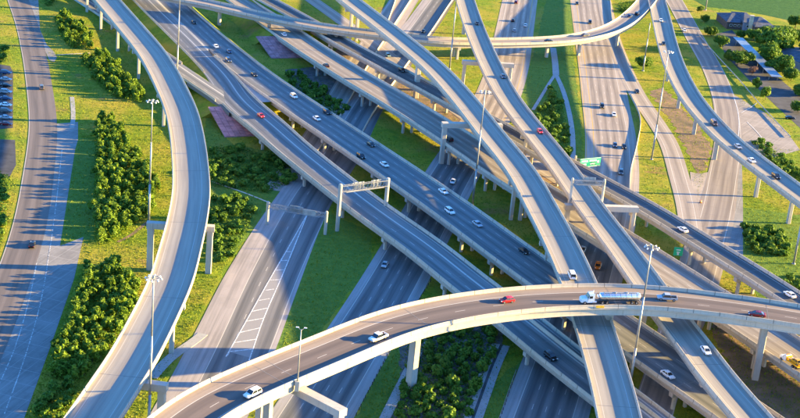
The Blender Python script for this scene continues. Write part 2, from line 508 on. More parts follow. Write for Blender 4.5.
def poly(name, pts, mat, z, kind='structure', label=None, thick=None):
    P = [at(p[0], p[1], 0) for p in pts]
    if name in ('bare_soil', 'verge', 'planting_bed'):            # ragged, natural outline
        rg = random.Random(len(P) * 31 + int(pts[0][0])); O = []
        for a, b in zip(P, P[1:] + P[:1]):
            k = max(2, int((b - a).length / 2.2)); d = (b - a).normalized(); nn = Vector((-d.y, d.x, 0))
            amp = 1.6 if name == 'bare_soil' else .5
            for q in range(k): O.append(a.lerp(b, q / k) + nn * (rg.uniform(-amp, amp) if q else 0))
        P = O
    bm = bmesh.new(); vs = [bm.verts.new((p.x, p.y, z)) for p in P]
    f = bm.faces.new(vs); f.normal_update()
    if f.normal.z < 0: f.normal_flip()
    if thick:
        r = bmesh.ops.extrude_face_region(bm, geom=[f]); 
        for v in r['geom']:
            if isinstance(v, bmesh.types.BMVert): v.co.z += thick
    bmesh.ops.triangulate(bm, faces=bm.faces[:])
    bmesh.ops.recalc_face_normals(bm, faces=bm.faces[:])
    me = bpy.data.meshes.new(name); bm.to_mesh(me); bm.free(); me.materials.append(mat)
    if not thick and me.polygons and me.polygons[0].normal.z < 0: me.flip_normals()
    o = bpy.data.objects.new(name, me); COL.objects.link(o); o['kind'] = kind
    return o


def ribbon(name, pts, width, mat, z, kerb=None):
    p = Path([(q[0], q[1], 0) for q in pts], width, 1.5, 4); p.P[:, 2] = z
    mb = MB(); ids = list(range(len(p.P)))
    if kerb: p.sweep(mb, [((1, 0.), -.1), ((1, 0.), kerb), ((-1, 0.), kerb), ((-1, 0.), -.1)], ids)
    else: p.sweep(mb, [((1, 0.), 0), ((-1, 0.), 0)], ids, closed=False, uv=True)
    o = mb.build(name, mat); o['kind'] = 'structure'; return o


# ================================================================== ground
mb = MB(); G = 3200
n = 24
for i in range(n):
    for j in range(n):
        x0, x1 = -G + 2 * G * i / n, -G + 2 * G * (i + 1) / n; y0, y1 = -900 + 2 * G * j / n, -900 + 2 * G * (j + 1) / n
        mb.face([(x0, y0, 0), (x1, y0, 0), (x1, y1, 0), (x0, y1, 0)])
mb.build('grass_ground', GRASS)['kind'] = 'structure'

# ---- surfaces lying on the ground
poly('lawn', [(690, -2), (706, 7), (735, 10), (764, 15), (800, 23), (860, 30), (900, -30), (700, -40)], LAWN_SHADED, .03)
poly('verge', [(272, 205), (333, 215), (372, 232), (372, 262), (345, 298), (296, 366), (262, 372), (276, 338), (297, 285), (312, 250)], GRASS_G, .03)
poly('verge', [(552, -8), (572, -8), (574, 60), (582, 140), (584, 170), (520, 170), (516, 110), (528, 75), (538, 35), (548, -8)], GRASS_G, .03)
poly('verge', [(205, 108), (232, 145), (262, 150), (296, 152), (300, 175), (285, 185), (262, 222), (226, 262), (206, 262), (206, 200)], GRASS_G, .03)
poly('verge', [(82, 138), (96, 140), (94, 240), (83, 240), (60, 244), (75, 142)], GRASS_G, .03)
poly('verge', [(505, 372), (535, 352), (513, 380), (498, 422), (478, 422), (488, 395)], GRASS_G, .03)
poly('verge', [(386, 345), (420, 345), (400, 385), (380, 425), (352, 425), (372, 385)], GRASS_G, .03)
poly('verge', [(722, 205), (800, 215), (830, 330), (760, 300), (738, 270)], GRASS_G, .03)
poly('planting_bed', [(398, 330), (440, 320), (505, 326), (500, 350), (490, 372), (470, 425), (385, 425), (402, 385)], SOIL_GREY, .035)
poly('planting_bed', [(285, 70), (320, 66), (362, 92), (345, 112), (330, 120), (300, 95)], SOIL_GREY, .035)
poly('bare_soil', [(330, 36), (380, 62), (430, 95), (480, 125), (560, 182), (560, 200), (470, 150), (400, 100), (340, 62)], SOIL, .035)
poly('bare_soil', [(650, 92), (664, 88), (700, 128), (712, 150), (700, 178), (690, 160), (676, 130)], SOIL, .03)
poly('bare_soil', [(700, 285), (770, 300), (800, 320), (830, 420), (760, 420), (735, 380), (715, 340)], SOIL, .035)
poly('car_park', [(-30, 60), (10, 66), (13, 72), (13, 128), (-30, 132)], ASPHALT, .03)
poly('car_park', [(-30, 138), (15, 140), (16, 165), (9, 178), (-30, 182)], ASPHALT, .03)
poly('car_park', [(716, 34), (732, 30), (760, 62), (800, 96), (840, 150), (800, 128), (775, 105), (745, 76), (726, 56)], ASPHALT, .03)
ribbon('dirt_path', [(118, 242), (130, 236), (140, 228), (147, 222)], 1.2, SOIL, .03)
ribbon('footpath', [(200, 178), (222, 185), (245, 193), (270, 203)], .8, CONC_PALE, .04)
ribbon('footpath', [(57, 55), (72, 54), (90, 53)], .9, CONC_PALE, .04)
ribbon('drainage_channel', [(553, 48), (555, 62), (556, 75)], 3.2, CONC_GREY, .05, .12)
ribbon('drainage_channel', [(555.5, 74), (547, 87), (541, 97), (533, 110)], 1.5, CONC_GREY, .04, .12)
ribbon('drainage_channel', [(556, 75), (562, 88), (568, 108), (572, 130), (573, 168)], 2.2, CONC_GREY, .03, .12)
ribbon('drainage_channel', [(424, 338), (410, 368), (396, 396), (382, 424)], 2.8, CONC_GREY, .05, .12)
ribbon('drainage_channel', [(501, 345), (492, 365), (482, 392), (470, 425)], 5.2, CONC_GREY, .05, .12)
ribbon('channel_groove', [(501.5, 345), (492.5, 365), (482.5, 392), (470.5, 425)], .8, ASPHALT, .19)
ribbon('drainage_channel', [(203, 334), (192, 343), (178, 352), (164, 364), (152, 378)], 3.0, CONC_GREY, .05, .12)

# ---- ground level roads
PINK = (.35, .30, .25)
DECK_SHADED = (.20, .205, .20)  # mainline deck concrete, toned cooler and darker to carry the shade on it
F_MAT = road_mat('freeway_pavement', (.17, .175, .175), 20, lanes=(-5.6, -2, 1.6, 5.2), edges=(-7.6, 7.2), dashes=(-3.8, -.2, 3.4), dark=(.05, .053, .056), streak=.35, shoulder=(-7.7, 7.3, (.31, .3, .29)))
G_MAT = road_mat('freeway_pavement_gore', (.19, .185, .18), 24, lanes=(-2, 1.7, 8.6), edges=(-4.1, (10.4, .12)), dashes=(-.1,), dark=(.055, .058, .062), streak=.35, shoulder=(-4.2, 10.5, (.33, .3, .285)))
N_MAT = road_mat('freeway_concrete', PINK, 21, lanes=(-5.4, -1.8, 1.8, 5.4), edges=(7.4,), yellow=(-7.4, -10.5), dashes=(-3.6, 0, 3.6), dark=(.11, .09, .075), streak=.35, joints=9.0)
N0_MAT = road_mat('freeway_concrete_old', PINK, 20, lanes=(-5.4, -1.8, 1.8, 5.4), edges=(-7.4,), yellow=(7.4,), dashes=(-3.6, 0, 3.6), dark=(.11, .09, .075), streak=.4, joints=9.0)
FR_MAT = road_mat('frontage_pavement', (.165, .14, .125), 11, lanes=(-2.4, 1.6), edges=((-5.2, .16),), dark=(.085, .075, .07), streak=.4, line=(.4, .38, .34))
Q_MAT = road_mat('ramp_concrete', (.33, .285, .24), 8.4, lanes=(0,), edges=(-2.4, 2.4), dark=(.17, .145, .125), streak=.4, joints=9)
GORE_W = plain('road_paint', (.62, .62, .6), .7, 0, .25, 2)


def slab_mat(name, col, rot, sx, sy):
    m, nt, b = new_mat(name, .88, 0, .25); p = pos(nt)
    mp = N(nt, 'ShaderNodeMapping'); mp.inputs['Rotation'].default_value = (0, 0, rot); L(nt, p, mp.inputs['Vector'])
    sp = N(nt, 'ShaderNodeSeparateXYZ'); L(nt, mp.outputs[0], sp.inputs[0])
    n1 = noise(nt, p, .06, 6, .7); n2 = noise(nt, p, .8, 6, .7)
    mp2 = N(nt, 'ShaderNodeMapping'); mp2.inputs['Scale'].default_value = (.9, .05, 1); L(nt, mp.outputs[0], mp2.inputs['Vector']); n3 = noise(nt, mp2.outputs[0], 1.0, 4)
    jx = math_(nt, 'LESS_THAN', math_(nt, 'FRACT', math_(nt, 'DIVIDE', sp.outputs[0], sx)), .1 / sx); jy = math_(nt, 'LESS_THAN', math_(nt, 'FRACT', math_(nt, 'DIVIDE', sp.outputs[1], sy)), .16 / sy)
    c = mixc(nt, ramp(nt, n1, .35, .7), col, tuple(x * .68 for x in col))
    c = mixc(nt, math_(nt, 'MULTIPLY', ramp(nt, n3, .45, .75), .5), c, tuple(x * .5 for x in col))
    c = mixc(nt, math_(nt, 'MULTIPLY', ramp(nt, n2, .5, .8), .4), c, tuple(x * 1.35 for x in col))
    c = mixc(nt, math_(nt, 'MULTIPLY', math_(nt, 'MAXIMUM', jx, jy), .6), c, tuple(min(1, x * 1.7) for x in col))
    L(nt, c, b.inputs['Base Color']); return m


SLAB = slab_mat('slab_concrete', (.24, .235, .225), .28, 4.5, 7.0)

poly('concrete_pavement', [(54.5, 124), (78, 122), (78, 140), (75, 150), (60, 246), (83.5, 237), (74, 279), (50, 348), (22, 424), (-40, 470), (-30, 380), (0, 352), (29, 280), (42, 238), (51, 142)], SLAB, .05)
poly('concrete_pavement', [(26, -6), (38, -6), (40, 30), (47, 45), (55, 53), (57, 58), (54, 62), (49, 60), (44, 48), (34, 30)], SLAB, .05)
for pts in ([(54, 128), (51.5, 150), (46, 205), (38, 255), (29, 300), (14, 350), (-8, 400)], [(62, 150), (56, 205), (49, 255), (40, 305), (24, 360), (4, 415)]):
    ribbon('edge_line', pts, .3, plain('worn_paint', (.42, .42, .4), .8, 0, .4, 1.2), .075)
ribbon('concrete_kerb_lane', [(72, 97), (73, 108), (73, 120), (72, 128)], 1.8, CONC_GREY, .075)
SLAB2 = slab_mat('gore_concrete', (.36, .31, .26), .2, 5, 8)
poly('concrete_pavement', [(728, 92), (738, 97), (752, 106), (764, 112), (778, 124), (792, 139), (800, 150), (772, 158), (750, 150), (738, 150), (734, 128)], slab_mat('apron_concrete', (.30, .265, .23), .5, 5, 8), .045)
for pts in ([(734, 98), (738, 112), (739, 128), (738, 140)], [(741, 113), (750, 108), (757, 103)], [(747, 122), (756, 131), (768, 146)]): ribbon('edge_line', pts, .3, GORE_W, .12)
poly('concrete_pavement', [(731, 160), (742, 165), (743, 210), (743, 268), (712, 262), (720, 220), (728, 195)], SLAB, .05)

ground_road('frontage_road', 'R1', Path([(8, -30, 0), (18, 0, 0), (27, 25, 0), (34, 54, 0), (39, 84, 0), (43, 131, 0), (39, 170, 0), (26.5, 237, 0), (13, 278, 0), (-18, 355, 0), (-50, 420, 0)], 10.8, ext=(90, 60)), FR_MAT, .08)
ground_road('freeway', 'F_left', Path([(470, -45, 0), (439, 0, 0), (418, 30, 0), (388, 70, 0), (358, 115, 0), (335, 155, 0, 20), (304, 200, 0, 20), (262, 280, 0, 23.5), (232, 348, 0, 24), (198, 418, 0, 24), (165, 480, 0, 24)], 18, ext=(60, 90)), G_MAT, .08)
GORE_F = road_mat('gore_pavement', (.27, .265, .26), 10, streak=.5, dark=(.12, .12, .125))
poly('gore_pavement', [(308, 213), (297, 240), (280.5, 280), (264, 318), (250, 358), (229, 352), (234, 343), (252, 311), (269.5, 280), (290, 245)], GORE_F, .1)
GZ = .115
for pts, wd in ([[(308.5, 212), (290, 245), (269.5, 280), (252, 311), (234, 343), (226, 357)], .34], [[(308.5, 212), (297, 240), (280.5, 280), (264, 318), (249, 361)], .34]): ribbon('gore_line', pts, wd, GORE_W, GZ)
for (xa, ya, xb, yb) in ((286, 252, 291, 252), (281, 261, 287.5, 260.6), (275.5, 270.5, 283.5, 270), (270, 280.3, 279.5, 280), (265.6, 290.6, 274, 289.4), (258.8, 300.8, 269.7, 298.9), (252.3, 311.7, 267, 308.4), (246.8, 321.5, 264, 318.5), (240, 332.8, 259.6, 328.3), (234, 343, 255.8, 339.6), (229, 352, 252, 349.5)):
    ribbon('hatch_line', [(xa, ya), ((xa + xb) / 2, (ya + yb) / 2), (xb, yb)], .42, GORE_W, GZ + .01)
ground_road('frontage_road', 'G1', Path([(430, -40, 0), (404, 0, 0), (388, 25, 0), (369, 55, 0), (344, 100, 0), (322, 138, 0), (301, 170, 0), (285, 192, 0)], 16), road_mat('frontage_concrete', PINK, 16, lanes=(-5, -1.4, 2.2), edges=(-7, 4.3), dashes=(-3.2, .4), dark=(.15, .125, .11), streak=.4, joints=9), .06)
ground_road('freeway', 'F_right', Path([(528, -40, 0), (520, 0, 0), (513.5, 37, 0), (507, 70, 0), (494, 105, 0), (474, 140, 0), (452, 175, 0), (417, 240, 0), (383, 300, 0), (346, 360, 0), (310, 418, 0), (275, 475, 0)], 20.6, ext=(90, 90)), F_MAT, .08, rng=('at', 478, 133, 1))
ground_road('freeway', 'N0', Path([(528, -40, 0), (520, 0, 0), (513.5, 37, 0), (507, 70, 0), (494, 105, 0), (474, 140, 0), (452, 175, 0), (417, 240, 0), (383, 300, 0), (346, 360, 0), (310, 418, 0), (275, 475, 0)], 20.6, ext=(90, 90)), N0_MAT, .075, rng=('at', 476, 137, 0))
n1 = [(580, -45, 0), (588, 0, 0), (594, 35, 0), (600.5, 70, 0), (606, 105, 0), (611, 140, 0), (611.5, 175, 0), (606, 215, 0), (591, 265, 0), (570, 340, 0), (544, 418, 0), (524, 480, 0)]
ground_road('freeway', 'N1', Path(n1, 22, ext=(90, 90)), N_MAT, .08, rng=('at', 603, 224, 0))
ground_road('freeway', 'F3', Path(n1, 22.5, ext=(90, 90)), F_MAT, .075, rng=('at', 605, 219, 1))
ground_road('exit_ramp', 'Q', Path([(604, 0, 0), (612, 35, 0), (623, 65, 0), (638, 96, 0), (653, 118, 0), (667, 140, 0), (679.5, 178, 0), (688, 210, 0), (692, 240, 0)], 8.4), Q_MAT, .11)
ground_road('frontage_road', 'M2', Path([(655, -35, 0), (674, 0, 0), (684, 18, 0), (696, 40, 0), (713, 70, 0), (725, 103, 0, 11.5), (728.5, 140, 0, 12), (723, 175, 0, 12), (716.5, 210, 0, 14), (704, 255, 0, 15), (690, 300, 0, 15), (672, 350, 0), (650, 420, 0)], 11, ext=(90, 60)), road_mat('frontage_concrete_right', (.29, .25, .21), 12, lanes=(-3.2, .4, 3.8), edges=(-5, 5.3), dark=(.13, .11, .1), streak=.5, joints=9), .09)
ground_road('ramp_road', 'E5', Path([(285, -20, 0), (312, 0, 0), (332, 14, 0), (362, 36, 0), (390, 57, 0), (420, 82, 0), (460, 112, 0), (500, 140, 0), (560, 180, 0), (600, 205, 0)], 9), Q_MAT, .1)

poly('concrete_gore', [(690, 172), (699, 174), (709, 172), (709, 190), (706, 212), (706, 232), (697, 232), (693, 205)], SLAB2, .07)

# ================================================================== flyovers and freeway bridges
def mb_multi(*bases, **kw):
    return [dict(base=[b], style='multi', **kw) for b in bases]


DECK_A = road_mat('flyover_deck', (.345, .315, .255), 12.5, lanes=(-1.2,), edges=((-4.4, .07), (3.4, .07)), dark=(.19, .17, .15), streak=.42)
DECK_C = road_mat('flyover_deck_center', (.335, .305, .25), 11.2, lanes=(-.6,), edges=((-3.6, .07), (3.4, .07)), dark=(.17, .155, .135), streak=.35)
DECK_D = road_mat('flyover_deck_right', (.325, .295, .24), 10.4, lanes=(-.5,), edges=((-3.4, .07), (3.2, .07)), dark=(.175, .16, .14), streak=.42)
DECK_B = road_mat('asphalt_deck', (.15, .12, .105), 14, lanes=(-3.1, 1.2), edges=(-5.1, 3.2), dashes=(-.95,), dark=(.085, .07, .065), streak=.3, shoulder=(-5.2, 3.3, (.27, .22, .18)))
DECK_T = road_mat('overpass_deck', (.33, .28, .24), 11, lanes=(-1.8, 1.8), edges=(-3.9, 3.9), dashes=(0,), dark=(.13, .11, .1), streak=.4)
DECK_E1 = road_mat('mainline_shaded_concrete_near', DECK_SHADED, 13.4, lanes=(-3.6, 0), edges=(-5.4, (2.2, .28), 5.4), dashes=(-1.8,), dark=(.085, .09, .09), streak=.5)
DECK_E2 = road_mat('mainline_shaded_concrete', DECK_SHADED, 16.8, lanes=(-5.0, -1.4, 2.2, 5.8), edges=(-7, 7.4), dashes=(-3.2, .4, 4.), dark=(.085, .09, .09), streak=.5)
DECK_E3 = road_mat('mainline_concrete', (.29, .26, .22), 16.5, lanes=(-5.2, -1.6, 2., 5.6), edges=(-7.2, 7.4), dashes=(-3.4, .2, 3.8), dark=(.15, .125, .1), streak=.5)
DECK_E4 = road_mat('connector_shaded_deck', (.12, .118, .115), 10.4, lanes=(-1.8, 1.8), edges=(-3.9, 3.9), dashes=(0,), dark=(.06, .06, .062), streak=.5)  # dark deck tone stands in for the shade on the connector

pE1 = Path([(115, -30, 2.4, 11.5), (149, 5, 2.9, 11.5), (183, 38, 3.6, 11.5), (199, 54, 4.1, 10.8), (220.5, 76, 4.7, 12), (238, 101, 5.4, 15.6), (272, 130, 6.1, 14.6), (285, 142, 6.3, 14), (319, 170, 6.4), (371, 210, 6.4), (430, 252, 6.4), (464.5, 280, 6.4), (524.5, 326, 6.4), (552.5, 349, 6.4), (611, 394, 6.4), (655, 428, 6.4), (700, 465, 6.4)], 13.4, bank=.08, ext=(60, 90))
pE2 = Path([(140, -30, 2.7, 12.5), (174, 4, 3.3, 12.5), (211.5, 38, 4.1, 13), (229, 54, 4.6, 15), (247.5, 70, 5.2), (300, 107, 6.4), (345, 137, 7), (398.5, 173, 7.2), (452, 210, 7.2), (510.5, 253, 7.2), (608, 322, 7.2), (667.5, 363, 7.2), (739.5, 413, 7.2), (820, 470, 7.2)], 16.8, bank=.02, ext=(60, 90))
pE3 = Path([(218, -14, 2.6, 14), (250, 8, 3.4, 14.5), (277.5, 26, 4.4), (290, 35, 5.0), (345, 71, 7), (407.5, 108, 7.8), (458, 140, 8), (505, 172, 8), (626, 246, 8), (706, 297, 8), (774, 341, 8), (850, 392, 8)], 16.5, ext=(60, 90))
pE4 = Path([(235, -16, 3.4), (266, 0, 4.2), (303, 20, 5.0), (348, 46, 6), (395, 71, 7), (440, 95, 7.8), (557, 160, 8.2), (594, 180, 8.2), (647, 209, 8.2), (697.5, 240, 8.2), (756, 276, 8.2), (795, 301, 8.2), (850, 335, 8.2)], 10.6, ext=(60, 90))
pA = Path([(60, -55, 14.2), (84, -26, 14.4), (106.5, 0, 14.6), (128, 25, 14.8), (154, 57, 15.1), (170.5, 87, 15.4), (182, 114, 15.7), (187.5, 140, 15.9), (191, 175, 16.2), (191.5, 190, 16.3), (188, 217, 16.4), (179, 254, 16.5), (172.5, 278, 16.5), (152.5, 321.6, 16.3), (131, 362, 16), (109, 395, 15.8), (94, 418, 15.6), (60, 466, 15.3)], 12.4, bank=.04, ext=(60, 60))
pC = Path([(310, -36, 18.6), (354, 4, 18.6), (373, 18.5, 18.6), (405, 43.5, 18.5), (436, 70, 18.2), (465, 102, 17.8), (495, 140, 17.2), (521, 172, 16.6), (542.5, 210, 16), (558.5, 240, 15.6), (576.5, 279, 15), (591, 318, 14.6), (601, 350, 14.3), (612, 388, 14), (619, 418, 13.8), (630, 466, 13.5)], 11.2, bank=.025, ext=(60, 90))
pD = Path([(452, -40, 15.8), (465, 0, 15.8), (472, 22, 15.7), (482, 47, 15.6), (492, 69, 15.5), (506, 95, 15.4), (542, 142, 15.3), (556.5, 160, 15.2), (585.5, 201, 15), (592, 210, 15), (622.5, 250, 14.8), (662, 305, 14.3), (695, 348, 13.9), (715.5, 376, 13.6), (749, 415, 13.2), (800, 474, 12.8)], 10.5, bank=0.0, ext=(60, 90))
pT = Path([(120, -16, 10), (165, -4, 9.9), (209, 4, 9.8), (250, 13.5, 9.7), (320, 27, 9.4), (376, 34.5, 9), (436, 41, 8.4), (493, 42.3, 8), (519, 42, 8.2), (579, 38, 9.4), (606, 31.5, 11), (622, 24, 11.8), (636, 13, 12.7), (646, 2, 13.1), (655, -12, 13.3)], 10.6, smooth=10, ext=(60, 0))
pR = Path([(644, -45, 13.2), (656.5, 0, 13.2), (662, 22, 13.0), (668, 47, 12.7), (676, 70, 12.5), (694.5, 103, 12.4), (714, 126, 12.4), (728, 140, 12.5), (761, 166, 12.7), (793, 190, 12.9), (830, 217, 13)], 10.4, bank=.02, ext=(60, 70))
pB = Path([(150, 452, 19.2), (207, 402, 19.6), (253, 382.5, 19.9), (295, 364, 20.1), (340, 347, 20.4), (386, 326, 20.6), (453, 309.5, 20.9), (519, 300.7, 21.1), (586, 297, 21.2), (652, 298, 21.2), (700, 303, 21.1), (734, 307.5, 21), (800, 317, 20.8), (880, 332, 20.4)], 13.6, bank=.045, smooth=20, ext=(25, 90))

gE1 = pE1.s_at(209, 54, 4.8)
aE1 = pE1.s_at(215, 104, 6); _i = int(np.abs(pE1.S - aE1).argmin()); aE2 = pE2.S[pE2.near(pE1.P[_i][0], pE1.P[_i][1])[0]] - 2
aE3 = pE3.s_at(278, 34, 5); aE4 = pE4.s_at(318, 30, 5)
sS = pE1.s_at(196, 76, 5.4)

BR = {}
bridge('E1', 'freeway bridge carrying the red car from upper left to bottom centre', pE1, DECK_E1,
       piers=mb_multi((262, 150), (292, 188), (329, 218), (367, 252), (428, 300), (506, 368), (583, 427), cols=(-.75, 0, .75), colsize=(1.0, 1.0)),
       ngird=6, name='freeway_bridge', bars=((-1, None, pE1.s_at(203, 72, 4.4)), (-1, pE1.s_at(221, 104, 5.2), None), (1, gE1 + 3, None)), gird_from=aE1 - 4)
bridge('E2', 'wide four lane freeway bridge with most of the white cars on it', pE2, DECK_E2,
       piers=mb_multi((288, 128), (320, 152), (361, 188), (399, 214), (452, 254), (486, 276), (560, 330), (610, 372), (664, 410), cols=(-.75, -.25, .25, .75), colsize=(1.0, 1.0)),
       ngird=7, name='freeway_bridge', bars=((-1, pE2.s_at(212, 55, 4.8) + 3, None), (1, None, None)), gird_from=aE2 - 4, lift=.0)
bridge('E3', 'tan concrete freeway bridge starting at the maroon slope and passing under both central flyovers', pE3, DECK_E3,
       piers=mb_multi((312, 76), (350, 108), (394, 134), (437, 166), (483, 192), (525, 218), (640, 292), (700, 330), (757, 368), cols=(-.75, -.25, .25, .75), colsize=(1.0, 1.0)),
       ngird=7, name='freeway_bridge', gird_from=aE3 - 3)
bridge('E4', 'narrow two lane connector bridge with two white cars at the right edge', pE4, DECK_E4,
       piers=mb_multi((331, 52), (380, 80), (437, 114), (500, 152), (560, 185), (632, 228), (684, 264), (735, 297), cols=(-.6, .6), colsize=(1.0, 1.0)),
       ngird=4, name='connector_bridge', gird_from=aE4 - 3)
bridge('T', 'thin overpass crossing the top of the picture and joining the ramp at upper right', pT, DECK_T,
       piers=[dict(base=[(214, 27)], style='hammer', colsize=(1.5, 1.5)), dict(base=[(272, 36)], style='hammer', colsize=(1.5, 1.5)), dict(base=[(331, 51)], style='hammer', colsize=(1.5, 1.5)), dict(base=[(463, 66)], style='multi', cols=(-.5, .5), colsize=(1.2, 1.2)),
              dict(base=[(553, 60)], style='hammer', colsize=(1.5, 1.5)), dict(base=[(583, 58)], style='hammer', colsize=(1.5, 1.5)), dict(base=[(626, 49)], style='hammer', colsize=(1.4, 1.4))],
       ngird=4, name='overpass_bridge')
bridge('R', 'curving ramp bridge at upper right above the frontage road', pR, DECK_D,
       piers=[dict(base=[b], style='hammer', colsize=(1.3, 1.5)) for b in ((660, 80), (675, 108.5), (690, 134), (711, 159.5), (742, 196), (777, 223))], ngird=4, name='ramp_bridge')
bridge('A', 'sweeping curved flyover on the left, above the thickets of young trees', pA, DECK_A,
       piers=[dict(base=[b], style='multi', cols=(-.45, .45), colsize=(1.2, 1.2)) for b in ((77, 12), (103, 30), (119, 51), (138, 79), (168, 126))]
       + [dict(base=[(150.5, 266), (208, 274)], style='straddle', colsize=(1.9, 1.9), capdepth=1.9, capw=2.2, flare=.15)]
       + [dict(base=[(170, 352)], style='multi', cols=(-.4, .4), colsize=(1.3, 1.3))]
       + [dict(base=[(120, 432), (175, 447)], style='straddle', colsize=(1.8, 1.8), capdepth=1.9, capw=2.2, lats=[-4, 10.0])],
       ngird=4, depth=1.7)
bridge('C', 'curving left central flyover with a white van on it', pC, DECK_C,
       piers=[dict(base=[(339, 41)], style='multi', cols=(-.3, .3), colsize=(1.4, 1.4)), dict(base=[(408, 97)], style='hammer', colsize=(2.6, 1.9), lat=-1.5),
              dict(base=[(427, 167), (505, 160)], style='straddle', colsize=(1.8, 1.8), capdepth=2.0, capw=2.4, lats=[-14.2, 7.5]),
              dict(base=[(514, 219)], style='multi', cols=(-.5, .1), colsize=(1.3, 1.3)), dict(base=[(545, 282)], style='multi', cols=(-.4, .4), colsize=(1.3, 1.3)),
              dict(base=[(576, 372)], style='hammer', colsize=(1.8, 2.2)), dict(base=[(602, 455)], style='hammer', colsize=(1.8, 2.2))],
       ngird=4, depth=1.7)
bridge('D', 'long straight central flyover from the top to the bottom right', pD, DECK_D,
       piers=[dict(base=[(462, 34)], style='hammer', colsize=(1.6, 2.0)), dict(base=[(461, 92), (526, 96)], style='straddle', colsize=(1.5, 1.5), capdepth=1.9, capw=2.4, raise_=0, ext=None, lats=[-10.5, 10.8]),
              dict(base=[(531, 168)], style='multi', cols=(-.5, .1), colsize=(1.1, 1.1)),
              dict(base=[(572, 235), (644, 254)], style='straddle', colsize=(1.5, 1.5), capdepth=1.9, capw=2.2, lats=[-6.5, 17.0]),
              dict(base=[(655, 330)], style='hammer', colsize=(1.6, 2.0)), dict(base=[(712, 410)], style='hammer', colsize=(1.6, 2.0))],
       ngird=4, depth=1.6)
bridge('B', 'highest brown flyover arching across the foreground with the tanker truck on it', pB, DECK_B,
       piers=[dict(base=[(258, 446)], style='hammer', colsize=(1.6, 2.2)),
              dict(base=[(423, 397)], style='hammer', colsize=(2.0, 2.6)), dict(base=[(611, 384)], style='hammer', colsize=(1.8, 2.4)), dict(base=[(757, 393)], style='hammer', colsize=(1.9, 2.5))]
       + [dict(base=[(300, 456)], style='straddle', colsize=(2.0, 2.0), capdepth=1.9, capw=2.6, lats=[6.5, -19.5], **{'raise': 0.1})],
       ngird=4, depth=1.9, bar_mat=CONC_PALE, girder_mat=CONC_PALE, overhang=.6)

i_, l_ = pB.near(*at(600, 309, 21)[:2]); mk = thing('marker_panel', 'small yellow marker panel on the near parapet of the foreground flyover below the tanker', 'marker panel')
q_ = pB.pt(i_, -6.8, .62); t_ = Vector(pB.T[i_]); M_ = Matrix.Translation(q_ + Vector((0, -.12, 0))) @ Matrix.Rotation(math.atan2(t_.y, t_.x), 4, 'Z')
mb = MB(); mb.box((0, 0, 0), (2.3, .06, .7), M_); mb.build('panel', plain('marker_yellow', (.75, .45, .03), .5), mk)
# divider barrier between the merging lane and the freeway bridge lanes
mb = MB(); ids = pE1.idx(pE1.s_at(500, 305, 8), pE1.S[-1]); pE1.sweep(mb, [(q[0] + 3.2, q[1] + .002) for q in BAR], ids)
tag(mb.build('traffic_barrier', CONC_PALE), 'low concrete barrier dividing lanes on the dark bridge at bottom centre', 'barrier')


# ---- embankments, slope paving, gore
def embankment(path, a, b, mat=GRASS, slope=1.7, extra=1.0):
    ids = path.idx(a, b); mb = MB(); rows = []
    for i in ids:
        hw = path.W[i] / 2 + extra; h = path.P[i][2]
        r = [path.pt(i, -hw - slope * h), path.pt(i, -hw, -.14), path.pt(i, hw, -.14), path.pt(i, hw + slope * h)]
        r[0].z = r[3].z = -.15; rows.append(r)
    for p, q in zip(rows[:-1], rows[1:]):
        for k in range(3): mb.face([p[k + 1], p[k], q[k], q[k + 1]])
    for r in (rows[0], rows[-1]): mb.face(r)
    o = mb.build('embankment', mat); o['kind'] = 'structure'; return o


embankment(pE1, 0, aE1, extra=.1); embankment(pE2, 0, aE2); embankment(pE3, 0, aE3); embankment(pE4, 0, aE4)


mb = MB(); prev = None                                            # concrete infill between the two decks above the split
for i in pE1.idx(0, aE1 + 2):
    a = pE1.pt(i, pE1.W[i] / 2 - .3, -.045); j, _l = pE2.near(a.x, a.y); b = pE2.pt(j, -pE2.W[j] / 2 + .3, -.045)
    if prev: mb.face([prev[0], prev[1], b, a])
    prev = (a, b)
mb.build('paved_infill', CONC_GREY)['kind'] = 'structure'


def slope_paving(path, s, run, l0, l1, label):
    i = int(np.abs(path.S - s).argmin()); h = path.P[i][2] - 1.0; t = Vector(path.T[i])
    hw = path.W[i] / 2; a, b = -hw + l0, hw + l1
    top0, top1 = path.pt(i, a), path.pt(i, b); top0.z = top1.z = h
    bot0, bot1 = top0 + t * run, top1 + t * run; bot0.z = bot1.z = .06
    mb = MB(); nn = 9
    for k in range(nn):                                        # panels with recessed joints
        for r in range(6):
            u0, u1 = k / nn + .004, (k + 1) / nn - .004; v0, v1 = r / 6 + .006, (r + 1) / 6 - .006
            g = lambda u, v: top0.lerp(top1, u).lerp(bot0.lerp(bot1, u), v) + Vector((0, 0, .3))
            m = MB(); A = [g(u0, v0), g(u0, v1), g(u1, v1), g(u1, v0)]
            m.hex([p - Vector((0, 0, .3)) for p in A] + A); m.build('paving_panel', MAROON, SP)
    mb.face([top0, bot0, bot1, top1]); mb.build('slope_bed', CONC_GREY, SP)


SP = thing('slope_paving', 'maroon paved abutment slope below the left curve, under the bridge with the red car', 'abutment slope')
slope_paving(pE1, aE1, 26, -6.5, -1, '')
SP = thing('slope_paving', 'maroon paved abutment slope beside the dark shrubs at upper centre left', 'abutment slope')
slope_paving(pE3, aE3, 26, -9, -1, '')

